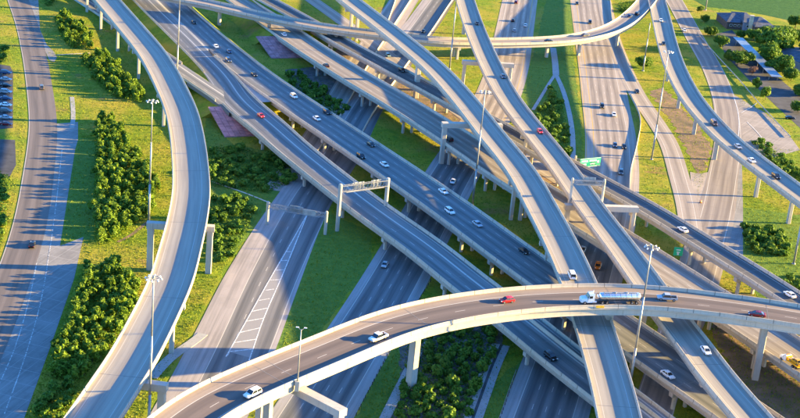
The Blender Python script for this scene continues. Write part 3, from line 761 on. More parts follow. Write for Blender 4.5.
# ramp S that joins the freeway bridge from the left
pS = Path([(40, -30, .1), (80, -2, .1), (108, 16, .3), (150, 49, 2.4), (176, 67, 4.0), (198, 82, 4.75), (222, 98, 4.95), (240, 112, 5.0)], 9.5, smooth=8, ext=(60, 0))
PATHS['S'] = pS
S_ = thing('merging_ramp', 'ramp road rising under the left flyover to join the freeway bridge', 'ramp')
mb = MB(); pS.sweep(mb, [((1, 0.), -.02), ((-1, 0.), -.02)], list(range(len(pS.P))), closed=False, uv=True)
pS.sweep(mb, [((-1, 0.), -.03), ((-1, 0.), -1.6), ((1, 0.), -1.6), ((1, 0.), -.03)], list(range(len(pS.P))), closed=False)
mb.build('ramp_surface', DECK_E1, S_)
for sd_ in (-1, 1):
    mb = MB(); pS.sweep(mb, [((sd_, q[0] - sd_ * .22), q[1] - .05) for q in BAR], pS.idx(0, pS.S[-1] - (16 if sd_ < 0 else 75)))
    mb.build('parapet', CONC_PALE, S_)
embankment(pS, 0, pS.S[-1] - 45, extra=.2)

# ================================================================== trees and shrubs
def crown_mesh(name, mat, r=1.0, h=1.25, lobes=11, n=620, leaf=.16, seed=0, flat=1.0):
    g = np.random.default_rng(seed)
    c = g.normal(size=(lobes, 3)); c /= np.linalg.norm(c, axis=1)[:, None]; c *= (g.uniform(.25, .72, lobes))[:, None]
    c[:, 2] = c[:, 2] * .8; rad = g.uniform(.26, .5, lobes)
    li = g.integers(0, lobes, n); d = g.normal(size=(n, 3)); d /= np.linalg.norm(d, axis=1)[:, None]
    p = c[li] + d * (rad[li] * g.uniform(.55, 1.05, n))[:, None]
    p = p * np.array([r, r, h * flat]) ; p[:, 2] += h * .95
    nrm = d + g.normal(size=(n, 3)) * .55; nrm[:, 2] += .25; nrm /= np.linalg.norm(nrm, axis=1)[:, None]
    a = np.cross(nrm, g.normal(size=(n, 3))); a /= np.linalg.norm(a, axis=1)[:, None]; b = np.cross(nrm, a)
    sz = leaf * g.uniform(.6, 1.4, n)[:, None]
    V = np.stack([p - a * sz - b * sz * .6, p + a * sz - b * sz * .5, p + a * sz * .7 + b * sz * .7, p - a * sz * .8 + b * sz * .6], 1).reshape(-1, 3)
    me = bpy.data.meshes.new(name); me.vertices.add(4 * n); me.vertices.foreach_set('co', V.ravel())
    me.loops.add(4 * n); me.loops.foreach_set('vertex_index', np.arange(4 * n, dtype=np.int32))
    me.polygons.add(n); me.polygons.foreach_set('loop_start', np.arange(0, 4 * n, 4, dtype=np.int32)); me.polygons.foreach_set('loop_total', np.full(n, 4, np.int32))
    t = me.attributes.new('tone', 'FLOAT', 'FACE'); t.data.foreach_set('value', np.clip(g.uniform(0, 1, n) * .6 + (g.uniform(0, 1, lobes)[li]) * .5, 0, 1))
    me.materials.append(mat); me.update(calc_edges=True); return me


def trunk_mesh(h, r, seed=0):
    g = random.Random(seed); mb = MB(); top = Vector((g.uniform(-.1, .1), g.uniform(-.1, .1), h))
    mb.tube((0, 0, -.2), top * .55, r, r * .75, 7); mb.tube(top * .55, top, r * .75, r * .35, 6)
    for k in range(4):
        a = k * 1.57 + g.uniform(-.4, .4); q = top * g.uniform(.5, .8)
        mb.tube(q, q + Vector((math.cos(a) * h * .35, math.sin(a) * h * .35, h * .35)), r * .4, r * .15, 5)
    return mb.mesh('trunk', [BARK])


CR = {'young': [crown_mesh('crown', LEAF, 1, 1.35, 10, 560, .15, s) for s in range(6)],
      'shrub': [crown_mesh('foliage', LEAF_D, 1, .8, 9, 420, .17, 20 + s) for s in range(5)],
      'tree': [crown_mesh('crown', LEAF_T, 1, .85, 26, 3600, .07, 40 + s) for s in range(4)],
      'pink': [crown_mesh('crown', LEAF_P, 1, .9, 14, 700, .08, 60)]}
TR = [trunk_mesh(1.3, .05, s) for s in range(3)]


def plant(x, y, r, kind, name, label, cat, group=None, hs=1.0, z=0):
    rt = thing(name, label, cat, group, (x, y, z)); rt.rotation_euler.z = random.uniform(0, 6.28)
    s = r; rt.scale = (s, s, s * hs)
    c = bpy.data.objects.new('foliage' if kind == 'shrub' else 'crown', random.choice(CR[kind])); COL.objects.link(c); c.parent = rt
    if kind == 'shrub': c.location.z = -.12
    t = bpy.data.objects.new('stem' if kind == 'shrub' else 'trunk', random.choice(TR)); COL.objects.link(t); t.parent = rt
    if kind == 'shrub': t.scale = (.6, .6, .6)
    return rt


def inside(pt, pg):
    x, y = pt; c = False; j = len(pg) - 1
    for i in range(len(pg)):
        if (pg[i][1] > y) != (pg[j][1] > y) and x < (pg[j][0] - pg[i][0]) * (y - pg[i][1]) / (pg[j][1] - pg[i][1]) + pg[i][0]: c = not c
        j = i
    return c


UNDER = []


def thicket(pg, spacing, r0, r1, kind, name, label, cat, group, hs=(.75, 1.1), maxn=100):
    UNDER.append((pg, kind))
    W = [at(p[0], p[1], 0) for p in pg]; W2 = [(p.x, p.y) for p in W]
    x0, x1 = min(p[0] for p in W2), max(p[0] for p in W2); y0, y1 = min(p[1] for p in W2), max(p[1] for p in W2)
    pts = []
    for _ in range(9000):
        q = (random.uniform(x0, x1), random.uniform(y0, y1))
        if inside(q, W2) and all((q[0] - p[0])**2 + (q[1] - p[1])**2 > spacing**2 for p in pts):
            pts.append(q)
            if len(pts) >= maxn: break
    for q in pts: plant(q[0], q[1], random.uniform(r0, r1), kind, name, label, cat, group, random.uniform(*hs))
    return len(pts)


CNT = []
CNT.append(thicket([(57, 20), (66, 14), (78, 24), (92, 40), (90, 50), (70, 48), (60, 36)], 3.1, 1.6, 2.4, 'young', 'young_tree', 'young tree in the small top left thicket between frontage road and flyover', 'tree', 'young trees in the top left thicket', maxn=36))
CNT.append(thicket([(83, 60), (104, 56), (116, 66), (126, 80), (146, 97), (142, 104), (112, 97), (93, 80)], 3.1, 1.6, 2.4, 'young', 'young_tree', 'young tree in the curved second thicket from the top left', 'tree', 'young trees in the second thicket', maxn=58))
CNT.append(thicket([(95, 122), (112, 120), (130, 146), (146, 170), (158, 184), (150, 216), (130, 228), (112, 242), (96, 246), (93, 205), (96, 155)], 3.15, 1.6, 2.5, 'young', 'young_tree', 'bright young tree in the large middle thicket left of the curved flyover', 'tree', 'young trees in the large middle thicket', maxn=118))
CNT.append(thicket([(86, 270), (106, 264), (134, 284), (139, 304), (124, 328), (104, 356), (80, 382), (50, 378), (62, 340), (76, 308)], 3.1, 1.6, 2.4, 'young', 'young_tree', 'bright young tree in the lower thicket beside the lower left flyover curve', 'tree', 'young trees in the lower left thicket', maxn=84))
CNT.append(thicket([(36, 420), (50, 384), (78, 386), (74, 404), (62, 424)], 3.6, 1.6, 2.4, 'shrub', 'shrub', 'dark shrub in the shade at the bottom left below the young thicket', 'shrub', 'dark shrubs at the bottom left', maxn=14))
CNT.append(thicket([(208, 148), (240, 146), (264, 156), (292, 162), (290, 184), (268, 194), (240, 190), (208, 186)], 3.6, 1.8, 2.8, 'shrub', 'shrub', 'dark green bush in the shaded patch below the maroon slope left of centre', 'shrub', 'dark bushes under the freeway bridge', maxn=42))
CNT.append(thicket([(212, 200), (232, 198), (254, 206), (250, 226), (232, 258), (216, 262), (210, 240)], 3.4, 1.7, 2.7, 'shrub', 'shrub', 'sunlit bush between the curved left flyover and the freeway shoulder', 'shrub', 'bushes right of the left flyover', maxn=30))
CNT.append(thicket([(288, 78), (300, 74), (316, 86), (336, 100), (350, 108), (338, 116), (318, 116), (300, 100)], 3.6, 1.8, 2.8, 'shrub', 'shrub', 'dark shrub between the two freeway bridges beside the maroon slope', 'shrub', 'dark shrubs between the bridges', maxn=30))
CNT.append(thicket([(551, 90), (560, 100), (566, 122), (569, 150), (569, 172), (552, 172), (540, 140), (536, 118)], 3.8, 2.0, 2.9, 'shrub', 'shrub', 'leafy bush in the median between the two forks of the drainage channel', 'shrub', 'bushes in the freeway median', maxn=36))
CNT.append(thicket([(408, 345), (440, 330), (492, 332), (496, 345), (485, 372), (468, 420), (392, 420), (408, 380)], 3.3, 1.2, 2.3, 'shrub', 'shrub', 'small shrub on the grey planting bed under the foreground flyover', 'shrub', 'small shrubs in the planting bed', hs=(.9, 1.4), maxn=80))
CNT.append(thicket([(750, 142), (760, 140), (782, 156), (812, 180), (806, 184), (780, 172)], 3.4, 1.6, 2.3, 'shrub', 'shrub', 'bright bush in the hedge behind the right ramp bridge', 'shrub', 'hedge behind the right ramp', maxn=22))
CNT.append(thicket([(744, 226), (764, 226), (788, 240), (790, 256), (764, 256), (744, 250)], 3.4, 2.0, 2.9, 'shrub', 'shrub', 'rounded bush in the clump right of the frontage road at the right edge', 'shrub', 'clump of bushes at the right', maxn=18))
CNT.append(thicket([(780, 282), (806, 276), (812, 290), (790, 290)], 3.4, 1.8, 2.4, 'shrub', 'shrub', 'dark bush above the connector bridge at the right edge', 'shrub', 'dark bushes above the connector bridge', maxn=5))
CNT.append(thicket([(-12, 160), (10, 178), (8, 205), (4, 235), (-2, 262), (-20, 262)], 3.6, 1.8, 2.6, 'shrub', 'shrub', 'roadside bush at the left edge beside the frontage road', 'shrub', 'roadside bushes at the left edge', maxn=18))
CNT.append(thicket([(-8, 52), (7, 50), (8, 62), (-8, 64)], 3.6, 2.0, 2.8, 'shrub', 'shrub', 'bush above the parked cars at the left edge', 'shrub', 'bushes above the parked cars', maxn=5))
CNT.append(thicket([(618, 4), (640, 0), (640, 14), (622, 14)], 4.2, 2.0, 2.8, 'shrub', 'shrub', 'bush behind the overpass junction at the top right', 'shrub', 'bushes behind the overpass junction', maxn=6))
CNT.append(thicket([(43, -2), (54, -4), (53, 6), (45, 6)], 3.6, 1.6, 2.4, 'shrub', 'shrub', 'bush at the very top left beside the frontage road', 'shrub', 'bushes at the top left', maxn=4))
print('plants', CNT, sum(CNT))


def undergrowth(name, specs, mat, hmax, per_m2, leaf, seed):
    g = np.random.default_rng(seed); VV = []
    for pg in specs:
        W = np.array([(q.x, q.y) for q in (at(p[0], p[1], 0) for p in pg)]); lo, hi = W.min(0), W.max(0)
        c = W.mean(0); n = int((hi - lo).prod() * per_m2); q = g.uniform(lo, hi, (n, 2))
        x, y = q[:, 0], q[:, 1]; ins = np.zeros(n, bool); j = len(W) - 1
        for i in range(len(W)):
            cr = ((W[i, 1] > y) != (W[j, 1] > y)) & (x < (W[j, 0] - W[i, 0]) * (y - W[i, 1]) / (W[j, 1] - W[i, 1] + 1e-9) + W[i, 0]); ins ^= cr; j = i
        q = q[ins]; n = len(q)
        bump = .5 + .5 * np.sin(q[:, 0] * 1.3 + 2 * np.sin(q[:, 1] * .7)) * np.sin(q[:, 1] * 1.1 + 1.5 * np.sin(q[:, 0] * .9))
        p = np.c_[q, g.uniform(.05, 1, n) * hmax * (.35 + .65 * bump)]
        a = g.normal(size=(n, 3)); a[:, 2] *= .5; a /= np.linalg.norm(a, axis=1)[:, None]; b = np.cross(a, g.normal(size=(n, 3))); b /= np.linalg.norm(b, axis=1)[:, None]
        sz = leaf * g.uniform(.5, 1.4, n)[:, None]
        VV.append(np.stack([p - a * sz - b * sz * .6, p + a * sz - b * sz * .5, p + a * sz * .7 + b * sz * .7, p - a * sz * .8 + b * sz * .6], 1))
    V = np.concatenate(VV).reshape(-1, 3); n = len(V) // 4
    me = bpy.data.meshes.new(name); me.vertices.add(4 * n); me.vertices.foreach_set('co', V.ravel()); me.loops.add(4 * n); me.loops.foreach_set('vertex_index', np.arange(4 * n, dtype=np.int32))
    me.polygons.add(n); me.polygons.foreach_set('loop_start', np.arange(0, 4 * n, 4, dtype=np.int32)); me.polygons.foreach_set('loop_total', np.full(n, 4, np.int32))
    t = me.attributes.new('tone', 'FLOAT', 'FACE'); t.data.foreach_set('value', g.uniform(0, 1, n)); me.materials.append(mat); me.update(calc_edges=True)
    o = bpy.data.objects.new(name, me); COL.objects.link(o); o['kind'] = 'stuff'; return n


NU = undergrowth('undergrowth', [u[0] for u in UNDER if u[1] == 'young'], LEAF, 1.7, 5.0, .3, 5)
NU += undergrowth('undergrowth', [u[0] for u in UNDER if u[1] == 'shrub'], LEAF_D, 1.0, 3.5, .28, 6)
print('undergrowth', NU)
# rough grass: short blades over the open ground, clear of every pavement
GROUND = ('R1', 'F_left', 'G1', 'F_right', 'N1', 'Q', 'M2', 'E5', 'S')
PAVED = [[(54, 122), (80, 120), (80, 140), (76, 150), (61, 247), (85, 236), (76, 279), (50, 350), (22, 426), (-40, 470), (-30, 380), (0, 350), (29, 280), (42, 238), (51, 142)], [(-30, 58), (14, 62), (15, 132), (-30, 134)], [(-30, 136), (18, 138), (18, 167), (9, 182), (-30, 184)],
         [(712, 30), (732, 26), (765, 62), (845, 150), (800, 132), (770, 105), (722, 58)], [(725, 104), (752, 108), (805, 150), (742, 145)], [(728, 158), (745, 163), (745, 270), (710, 264)], [(690, -10), (706, 8), (764, 16), (860, 32), (900, -40)], [(724, 8), (800, 8), (830, 80), (780, 60), (724, 34)]]
g = np.random.default_rng(11); Q_ = []
while sum(len(q) for q in Q_) < 150000:
    px, py = g.uniform(-20, 820, 20000), g.uniform(-8, 425, 20000)
    keep = np.ones(20000, bool)
    for pg in PAVED:
        ins = np.zeros(20000, bool); j = len(pg) - 1
        for i in range(len(pg)):
            ins ^= ((pg[i][1] > py) != (pg[j][1] > py)) & (px < (pg[j][0] - pg[i][0]) * (py - pg[i][1]) / (pg[j][1] - pg[i][1] + 1e-9) + pg[i][0]); j = i
        keep &= ~ins
    dxy = np.array(fwd)[None] + np.array(RC)[None] * ((px - 400) / FPX)[:, None] + np.array(UC)[None] * ((209 - py) / FPX)[:, None]
    W = np.array(CAM)[None] + dxy * ((0 - CAM.z) / dxy[:, 2])[:, None]; W = W[keep]
    ok = np.ones(len(W), bool)
    for k in GROUND:
        P = PATHS[k]
        for i in range(0, len(P.S), 2): ok &= ((W[:, 0] - P.P[i, 0])**2 + (W[:, 1] - P.P[i, 1])**2) > (P.W[i] / 2 + 1.2)**2
    Q_.append(W[ok])
W = np.concatenate(Q_); n = len(W); a = g.uniform(0, 6.28, n); ht = g.uniform(.12, .5, n) * (.5 + g.uniform(0, 1, n)**3); wd = g.uniform(.1, .3, n)
d = np.c_[np.cos(a), np.sin(a), np.zeros(n)] * wd[:, None]; tip = W + np.c_[g.normal(size=(n, 2)) * .12, ht]
V = np.stack([W - d, W + d, tip], 1).reshape(-1, 3); me = bpy.data.meshes.new('grass_tufts'); me.vertices.add(3 * n); me.vertices.foreach_set('co', V.ravel()); me.loops.add(3 * n); me.loops.foreach_set('vertex_index', np.arange(3 * n, dtype=np.int32))
me.polygons.add(n); me.polygons.foreach_set('loop_start', np.arange(0, 3 * n, 3, dtype=np.int32)); me.polygons.foreach_set('loop_total', np.full(n, 3, np.int32))
t = me.attributes.new('tone', 'FLOAT', 'FACE'); t.data.foreach_set('value', g.uniform(0, 1, n)); me.materials.append(leaf_mat('grass_blades', (.13, .21, .014), (.25, .285, .022), (.20, .225, .025))); me.update(calc_edges=True)
o = bpy.data.objects.new('grass_tufts', me); COL.objects.link(o); o['kind'] = 'stuff'


for (px, py, r, kind, nm, lb) in (
        (643, 68, 4.6, 'tree', 'broadleaf_tree', 'round green tree standing alone beside the overpass junction pole'),
        (711, 36, 4.2, 'tree', 'broadleaf_tree', 'small green tree left of the dark roofed building'),
        (720, 47, 4.6, 'tree', 'broadleaf_tree', 'yellow green tree below the small tree by the dark roofed building'),
        (737, 66, 5.6, 'tree', 'broadleaf_tree', 'spreading tree left of the long blue canopy roof'),
        (746, 64, 4.8, 'tree', 'broadleaf_tree', 'spreading tree touching the long blue canopy roof'),
        (774, 56, 11, 'tree', 'broadleaf_tree', 'largest round tree, beside the dark roofed building at upper right'),
        (768, 62, 7.2, 'tree', 'broadleaf_tree', 'large tree crowding below the largest round tree'),
        (799, 42, 5.5, 'tree', 'broadleaf_tree', 'tree at the right edge behind the house with striped siding'),
        (728, 60, 3.6, 'tree', 'broadleaf_tree', 'round tree just left of the spreading tree by the canopy'),
        (700, 12, 2.6, 'tree', 'broadleaf_tree', 'small tree below the mast light at the top right lawn edge'),
        (783, 72, 6.0, 'tree', 'broadleaf_tree', 'broad tree between the canopy end and the striped house'),
        (770, 72, 4.2, 'tree', 'broadleaf_tree', 'dark tree hugging the right side of the canopy'),
        (798, 112, 4.0, 'tree', 'broadleaf_tree', 'tree at the right edge beside the yellow grass island'),
        (795, 28, 5.5, 'tree', 'broadleaf_tree', 'tree at the right edge where the lawn begins'),
        (753, 41, 5.0, 'tree', 'broadleaf_tree', 'tree standing in front of the pale chimney'),
        (741, 38, 3.4, 'tree', 'broadleaf_tree', 'small tree at the upper end of the long blue canopy roof'),
        (766, 40, 5.5, 'tree', 'broadleaf_tree', 'tree against the dark roof right of the chimney'),
        (785, 46, 7.5, 'tree', 'broadleaf_tree', 'large tree right of the largest round tree at upper right'),
        (762, 46, 5.0, 'tree', 'broadleaf_tree', 'shaded tree between the dark roof and the largest round tree'),
        (812, 60, 9, 'tree', 'broadleaf_tree', 'unseen tree added for shade past the right edge beyond the striped house'),  # unseen row of trees, added to shade the car park and lawn
        (822, 95, 9, 'tree', 'broadleaf_tree', 'unseen tree added past the right edge to shade the car park'),
        (818, 35, 9, 'tree', 'broadleaf_tree', 'unseen tree added past the right edge to shade the lawn'),
        (791, 80, 4.8, 'tree', 'broadleaf_tree', 'dense tree at the right edge below the house with striped siding'),
        (799, 96, 4.2, 'tree', 'broadleaf_tree', 'leafy tree at the right edge above the car park corner'),
        (705, 22, 3.0, 'tree', 'broadleaf_tree', 'small dark tree at the corner of the dark roofed building'),
        (756, 89, 2.6, 'young', 'broadleaf_tree', 'small yellow green tree on the car park strip, nearer the canopy'),
        (765, 100, 3.0, 'young', 'broadleaf_tree', 'small bright tree in the car park, lower of the pair'),
        (752, 75, 3.2, 'pink', 'bare_tree', 'bare pinkish tree below the long blue canopy roof')):
    p = at(px, py); plant(p.x, p.y, r, kind, nm, lb, 'tree')

# ================================================================== masts, poles, gantries, signs
def high_mast(px, py, h, label, lean=0, ring=True):
    p = at(px, py); rt = thing('mast_light', label, 'mast light', 'high mast lights' if ring else None, p)
    mb = MB(); z0 = 0
    for (a, b, r0, r1) in ((0, .33, .42, .34), (.33, .67, .32, .25), (.67, 1, .23, .16)): mb.tube((0, 0, a * h), (0, 0, b * h), r0, r1, 12)
    mb.tube((0, 0, -.1), (0, 0, .35), .75, .6, 12)
    mb.build('pole', STEEL, rt, True)
    if ring:
        mb = MB(); nn = 20; R0 = 1.35
        for k in range(nn):
            a, b = 2 * math.pi * k / nn, 2 * math.pi * (k + 1) / nn
            mb.tube((R0 * math.cos(a), R0 * math.sin(a), h - .3), (R0 * math.cos(b), R0 * math.sin(b), h - .3), .1, .1, 6)
        for k in range(4):
            a = math.pi / 2 * k; mb.tube((0, 0, h - .2), (R0 * math.cos(a), R0 * math.sin(a), h - .3), .07, .07, 5)
        mb.tube((0, 0, h - .5), (0, 0, h + .35), .4, .3, 10)
        mb.build('lamp_ring', STEEL, rt)
        lm = None
        for k in range(8):
            a = 2 * math.pi * k / 8
            if lm is None:
                m = MB(); m.tube((0, 0, .25), (0, 0, -.08), .14, .27, 10); m.tube((0, 0, -.08), (0, 0, -.18), .27, .22, 10); m.tube((-.45, 0, .12), (0, 0, .12), .05, .05, 5)
                lm = m.build('luminaire', STEEL_L, rt); o = lm
            else:
                o = lm.copy(); COL.objects.link(o); o.parent = rt
            o.location = (1.85 * math.cos(a), 1.85 * math.sin(a), h - .38); o.rotation_euler.z = a
    return rt


high_mast(148.7, 224, 43, 'tall mast light rising in front of the left flyover bent')
high_mast(148.0, 450, 45.5, 'tall mast light at the lower left, in front of the flyover')
high_mast(472.3, 206, 43.5, 'tall mast light in front of the left central flyover')
high_mast(628, 396, 44.5, 'tall mast light crossing the foreground flyover beside the tanker truck')
high_mast(651.6, 159.5, 46, 'tall mast light in front of the right ramp bridge')
high_mast(176.8, 78, 46, 'tall mast light at upper left beside the curved flyover')
high_mast(449.5, 69, 46, 'tall mast light near the top between the central flyovers')
high_mast(793.5, 264, 44, 'tall mast light at the right edge below the hedge')
high_mast(705.5, 10, 45, 'tall mast light at the top right beside the lawn')
high_mast(643, 71, 25, 'plain grey pole without lamps under the overpass junction', ring=False)


def light_pole(path, px, py, z, h, side, label):
    q = at(px, py, z); i, _l = path.near(q.x, q.y); p = path.pt(i, -path.W[i] / 2 - .45, .9); rt = thing('street_lamp', label, 'street lamp', None, p)
    mb = MB(); mb.tube((0, 0, 0), (0, 0, h), .2, .11, 10); mb.build('pole', STEEL, rt, True)
    for sx in (-1, 1):
        mb = MB(); mb.tube((0, 0, h - .25), (sx * .7, .5, h + .2), .07, .05, 6); a = mb.build('arm', STEEL, rt)
        mb = MB(); mb.box((sx * .95, .7, h + .2), (.7, .35, .16)); mb.build('lamp_head', PAINT_W, a)
    mb = MB(); mb.box((0, 0, -1.2), (1.1, 1.1, 2.6)); mb.build('pedestal', CONC_PALE, rt)
    return rt


light_pole(pB, 300.8, 386, 19.3, 13.6, 1, 'tall twin arm street lamp on the near edge of the foreground flyover')


def truss(mb, a, b, h, d, n, r=.09):
    a = Vector(a); b = Vector(b); t = (b - a); ln = t.length; t.normalize(); s = Vector((-t.y, t.x, 0)) * (d / 2); u = Vector((0, 0, h / 2))
    for sv in (s, -s):
        for uv in (u, -u): mb.tube(a + sv + uv, b + sv + uv, r, r, 6)
    for k in range(n):
        p = a + t * (ln * k / n); q = a + t * (ln * (k + 1) / n)
        for sv in (s, -s): mb.tube(p + sv - u, q + sv + u, r * .6, r * .6, 4); mb.tube(q + sv - u, q + sv + u, r * .6, r * .6, 4)
        for uv in (u, -u): mb.tube(p + s + uv, q - s + uv, r * .5, r * .5, 4)


def panel_sign(parent, c, face, wd, ht, front, lines=()):
    """sign panel facing the direction 'face' (a horizontal vector), with white border and lettering bars"""
    f = Vector(face).normalized(); x = Vector((-f.y, f.x, 0)); c = Vector(c)
    M = Matrix(((x.x, f.x, 0, c.x), (x.y, f.y, 0, c.y), (x.z, f.z, 1, c.z), (0, 0, 0, 1)))
    mb = MB(); mb.box((0, 0, 0), (wd, .12, ht), M); s = mb.build('sign_panel', front, parent)
    if lines:
        mb = MB()
        for (u, v, w_, h_) in lines: mb.box((u * wd, .075, v * ht), (w_ * wd, .03, h_ * ht), M)
        b = mb.build('legend', PAINT_W, s)
    mb = MB()
    for u in (-.35, 0, .35): mb.box((u * wd, -.16, 0), (.14, .18, ht * 1.02), M)
    mb.build('stiffener', STEEL, s)
    return s


def gantry(pa, pb, za, h, label, conc=True, post=1.1, signs=(), th=1.3, zb=None, group=None):
    a = at(*pa, za) if not isinstance(pa, Vector) else pa; b = at(*pb, za if zb is None else zb) if not isinstance(pb, Vector) else pb; rt = thing('sign_gantry', label, 'sign gantry', group)
    top = max(a.z, b.z) + h
    for p in (a, b):
        mb = MB()
        if conc: mb.tube((p.x, p.y, p.z - .2), (p.x, p.y, top + .6), post / 2, post / 2, 12); mb.tube((p.x, p.y, top + .6), (p.x, p.y, top + .85), post / 2 * .9, post / 2 * .5, 12)
        else: mb.tube((p.x, p.y, p.z - .2), (p.x, p.y, top + .5), post / 2, post / 2 * .8, 12)
        mb.build('post', CONC if conc else STEEL, rt)
    mb = MB(); truss(mb, (a.x, a.y, top - th / 2), (b.x, b.y, top - th / 2), th, 1.1, 14, .11); mb.build('truss_beam', STEEL, rt)
    d = Vector((b.x - a.x, b.y - a.y, 0)).normalized(); nrm = Vector((-d.y, d.x, 0))
    mb = MB(); mb.box((0, 0, 0), (1, 1, 1), Matrix.Translation(Vector((a.x, a.y, top - th - .1)).lerp(Vector((b.x, b.y, top - th - .1)), .5) - nrm * .9) @ Matrix.Rotation(math.atan2(d.y, d.x), 4, 'Z') @ Matrix.Diagonal(((b - a).length * .8, .6, .08, 1)))
    mb.build('catwalk', STEEL, rt)
    for (t, wd, ht, toward, mat, lines) in signs:
        c = Vector((a.x, a.y, top - th / 2 + .1)).lerp(Vector((b.x, b.y, top - th / 2 + .1)), t) + nrm * (.75 * toward)
        panel_sign(rt, c, nrm * toward, wd, ht, mat, lines)
    return rt


bars1 = ((-.28, .18, .3, .16), (-.3, -.2, .24, .16), (.12, .2, .34, .16), (.1, -.2, .22, .16), (.38, 0, .08, .3), (0, .46, .98, .03), (0, -.46, .98, .03))
gantry((266.8, 224.5), (325, 234.5), 0, 7.6, 'sign gantry with grey truss spanning the freeway left of the centre', signs=((.48, 4.6, 2.2, 1, SIGN_BACK, ()), (.72, 4.6, 2.2, -1, SIGN_BACK, ())))
gantry((337, 231), (384, 224), 0, 16.2, 'large pale sign gantry standing over the bridge with the red car', post=1.4, th=2.0, signs=((.4, 4.5, 2.5, 1, SIGN_BACK, ()), (.78, 4.0, 2.6, 1, SIGN_BACK, ())))
gi = pD.near(*at(585.5, 201, 15)[:2])[0]; gw = pD.W[gi] / 2 + .42
for sd_ in (-1, 1):                                               # brackets that carry the gantry posts on the flyover edge
    c_ = pD.pt(gi, sd_ * (gw - .1), -.75); mb = MB(); mb.box((0, 0, 0), (1.5, 1.1, 1.5), Matrix.Translation(c_) @ Matrix.Rotation(math.atan2(pD.T[gi][1], pD.T[gi][0]), 4, 'Z')); mb.build('gantry_bracket', CONC, BR['D'])
gantry(pD.pt(gi, -gw, -.1), pD.pt(gi, gw, -.1), 14.0, 7.6, 'sign gantry standing over the right central flyover with a grey sign back', post=.9, th=1.2, signs=((.55, 4.4, 3.0, 1, SIGN_BACK, ()),))
# green overhead sign behind the right central flyover
sg = thing('overhead_sign', 'bright green overhead road sign with white lettering behind the right central flyover', 'road sign')
q0 = at(573, 178, 0); mb = MB(); mb.tube((q0.x, q0.y, -.2), (q0.x, q0.y, 9.2), .42, .36, 12); mb.build('post', CONC, sg)
q1 = at(598, 183, 0); mb = MB(); truss(mb, (q0.x, q0.y, 7.6), (q1.x, q1.y, 7.6), 1.0, .8, 9, .08); mb.build('truss_arm', STEEL, sg)
cc = q0.lerp(q1, .58); panel_sign(sg, (cc.x, cc.y - .7, 7.9), (.5, -.86, 0), 9.6, 3.5, GREEN_SIGN, bars1)
# small green sign on the frontage road
sg = thing('road_sign', 'square green road sign standing below the connector bridge on the frontage road', 'road sign')
q0 = at(676.5, 262, 0)
for dx in (-1.1, 1.1):
    mb = MB(); mb.tube((q0.x + dx, q0.y, -.1), (q0.x + dx, q0.y, 5.2), .09, .09, 8); mb.build('post', STEEL, sg)
panel_sign(sg, (q0.x, q0.y - .12, 3.9), (0, -1, 0), 3.1, 3.0, GREEN_SIGN, ((0, .2, .5, .1), (0, -.08, .34, .12), (0, -.3, .2, .2)))

# ---- guardrails
def guardrail(pts, label, z=0):
    p = Path([(q[0], q[1], 0) for q in pts], 1, 1.0, 4); rt = thing('guardrail', label, 'guardrail', None)
    mb = MB(); p.sweep(mb, [(-.05, .45), (-.09, .55), (-.05, .63), (-.09, .75), (-.05, .82), (0, .82), (0, .45)], list(range(len(p.P)))); mb.build('rail', STEEL, rt)
    pm = None; s = 0
    while s < p.S[-1]:
        i = int(np.abs(p.S - s).argmin()); q = p.pt(i, .12)
        if pm is None:
            mb = MB(); mb.box((0, 0, .35), (.22, .3, .95)); pm = mb.build('post', BARK, rt); o = pm
        else:
            o = pm.copy(); COL.objects.link(o); o.parent = rt
        o.location = q; s += 2.6


guardrail([(430, 282), (412, 312), (386, 358), (356, 415), (348, 430)], 'guardrail along the right shoulder of the shaded freeway at bottom centre')
guardrail([(516, 372), (508, 394), (499, 420), (495, 430)], 'guardrail beside the grass strip at the bottom edge')

# concrete median barrier along freeways at the top
def median(pts, label):
    p = Path([(q[0], q[1], 0) for q in pts], 1, 2.0, 8); mb = MB(); p.sweep(mb, [(q[0], q[1] + .06) for q in BAR], list(range(len(p.P))))
    tag(mb.build('median_barrier', CONC_PALE), label, 'barrier')


median([(462, -12), (453, 0), (430, 34), (402, 72), (374, 112), (352, 152)], 'concrete barrier along the right side of the freeway near the top centre')
median([(424, -22), (411, 0), (390, 32), (368, 66), (343, 112), (318, 152), (300, 176)], 'concrete barrier between the freeway and its frontage lanes near the top centre')
median([(402, -20), (393, 8), (388, 22)], 'short concrete barrier left of the frontage lanes at the top centre')
median([(610, 0), (613, 25), (622, 50), (631, 72), (636, 82)], 'concrete barrier right of the exit ramp at the top')
median([(630, 95), (640, 118), (637, 145), (630, 175), (629, 196)], 'concrete wall at the right shoulder of the tan freeway, by the grass')

# orange barrel and gore
p = at(700.5, 203); t = thing('traffic_barrel', 'orange traffic barrel on the gore where the exit ramp joins the frontage road', 'traffic barrel', None, p)
ORANGE = plain('barrel_orange', (.75, .24, .03), .5)
mb = MB(); mb.tube((0, 0, .1), (0, 0, 1.15), .42, .34, 14); mb.build('barrel', ORANGE, t)
mb = MB(); mb.tube((0, 0, .1), (0, 0, .2), .6, .55, 14); mb.build('base', RUBBER, t)
for zz in (.5, .85):
    mb = MB(); mb.tube((0, 0, zz), (0, 0, zz + .14), .415 - zz * .06, .41 - zz * .06, 14, cap=False); mb.build('reflective_band', PAINT_W, t)
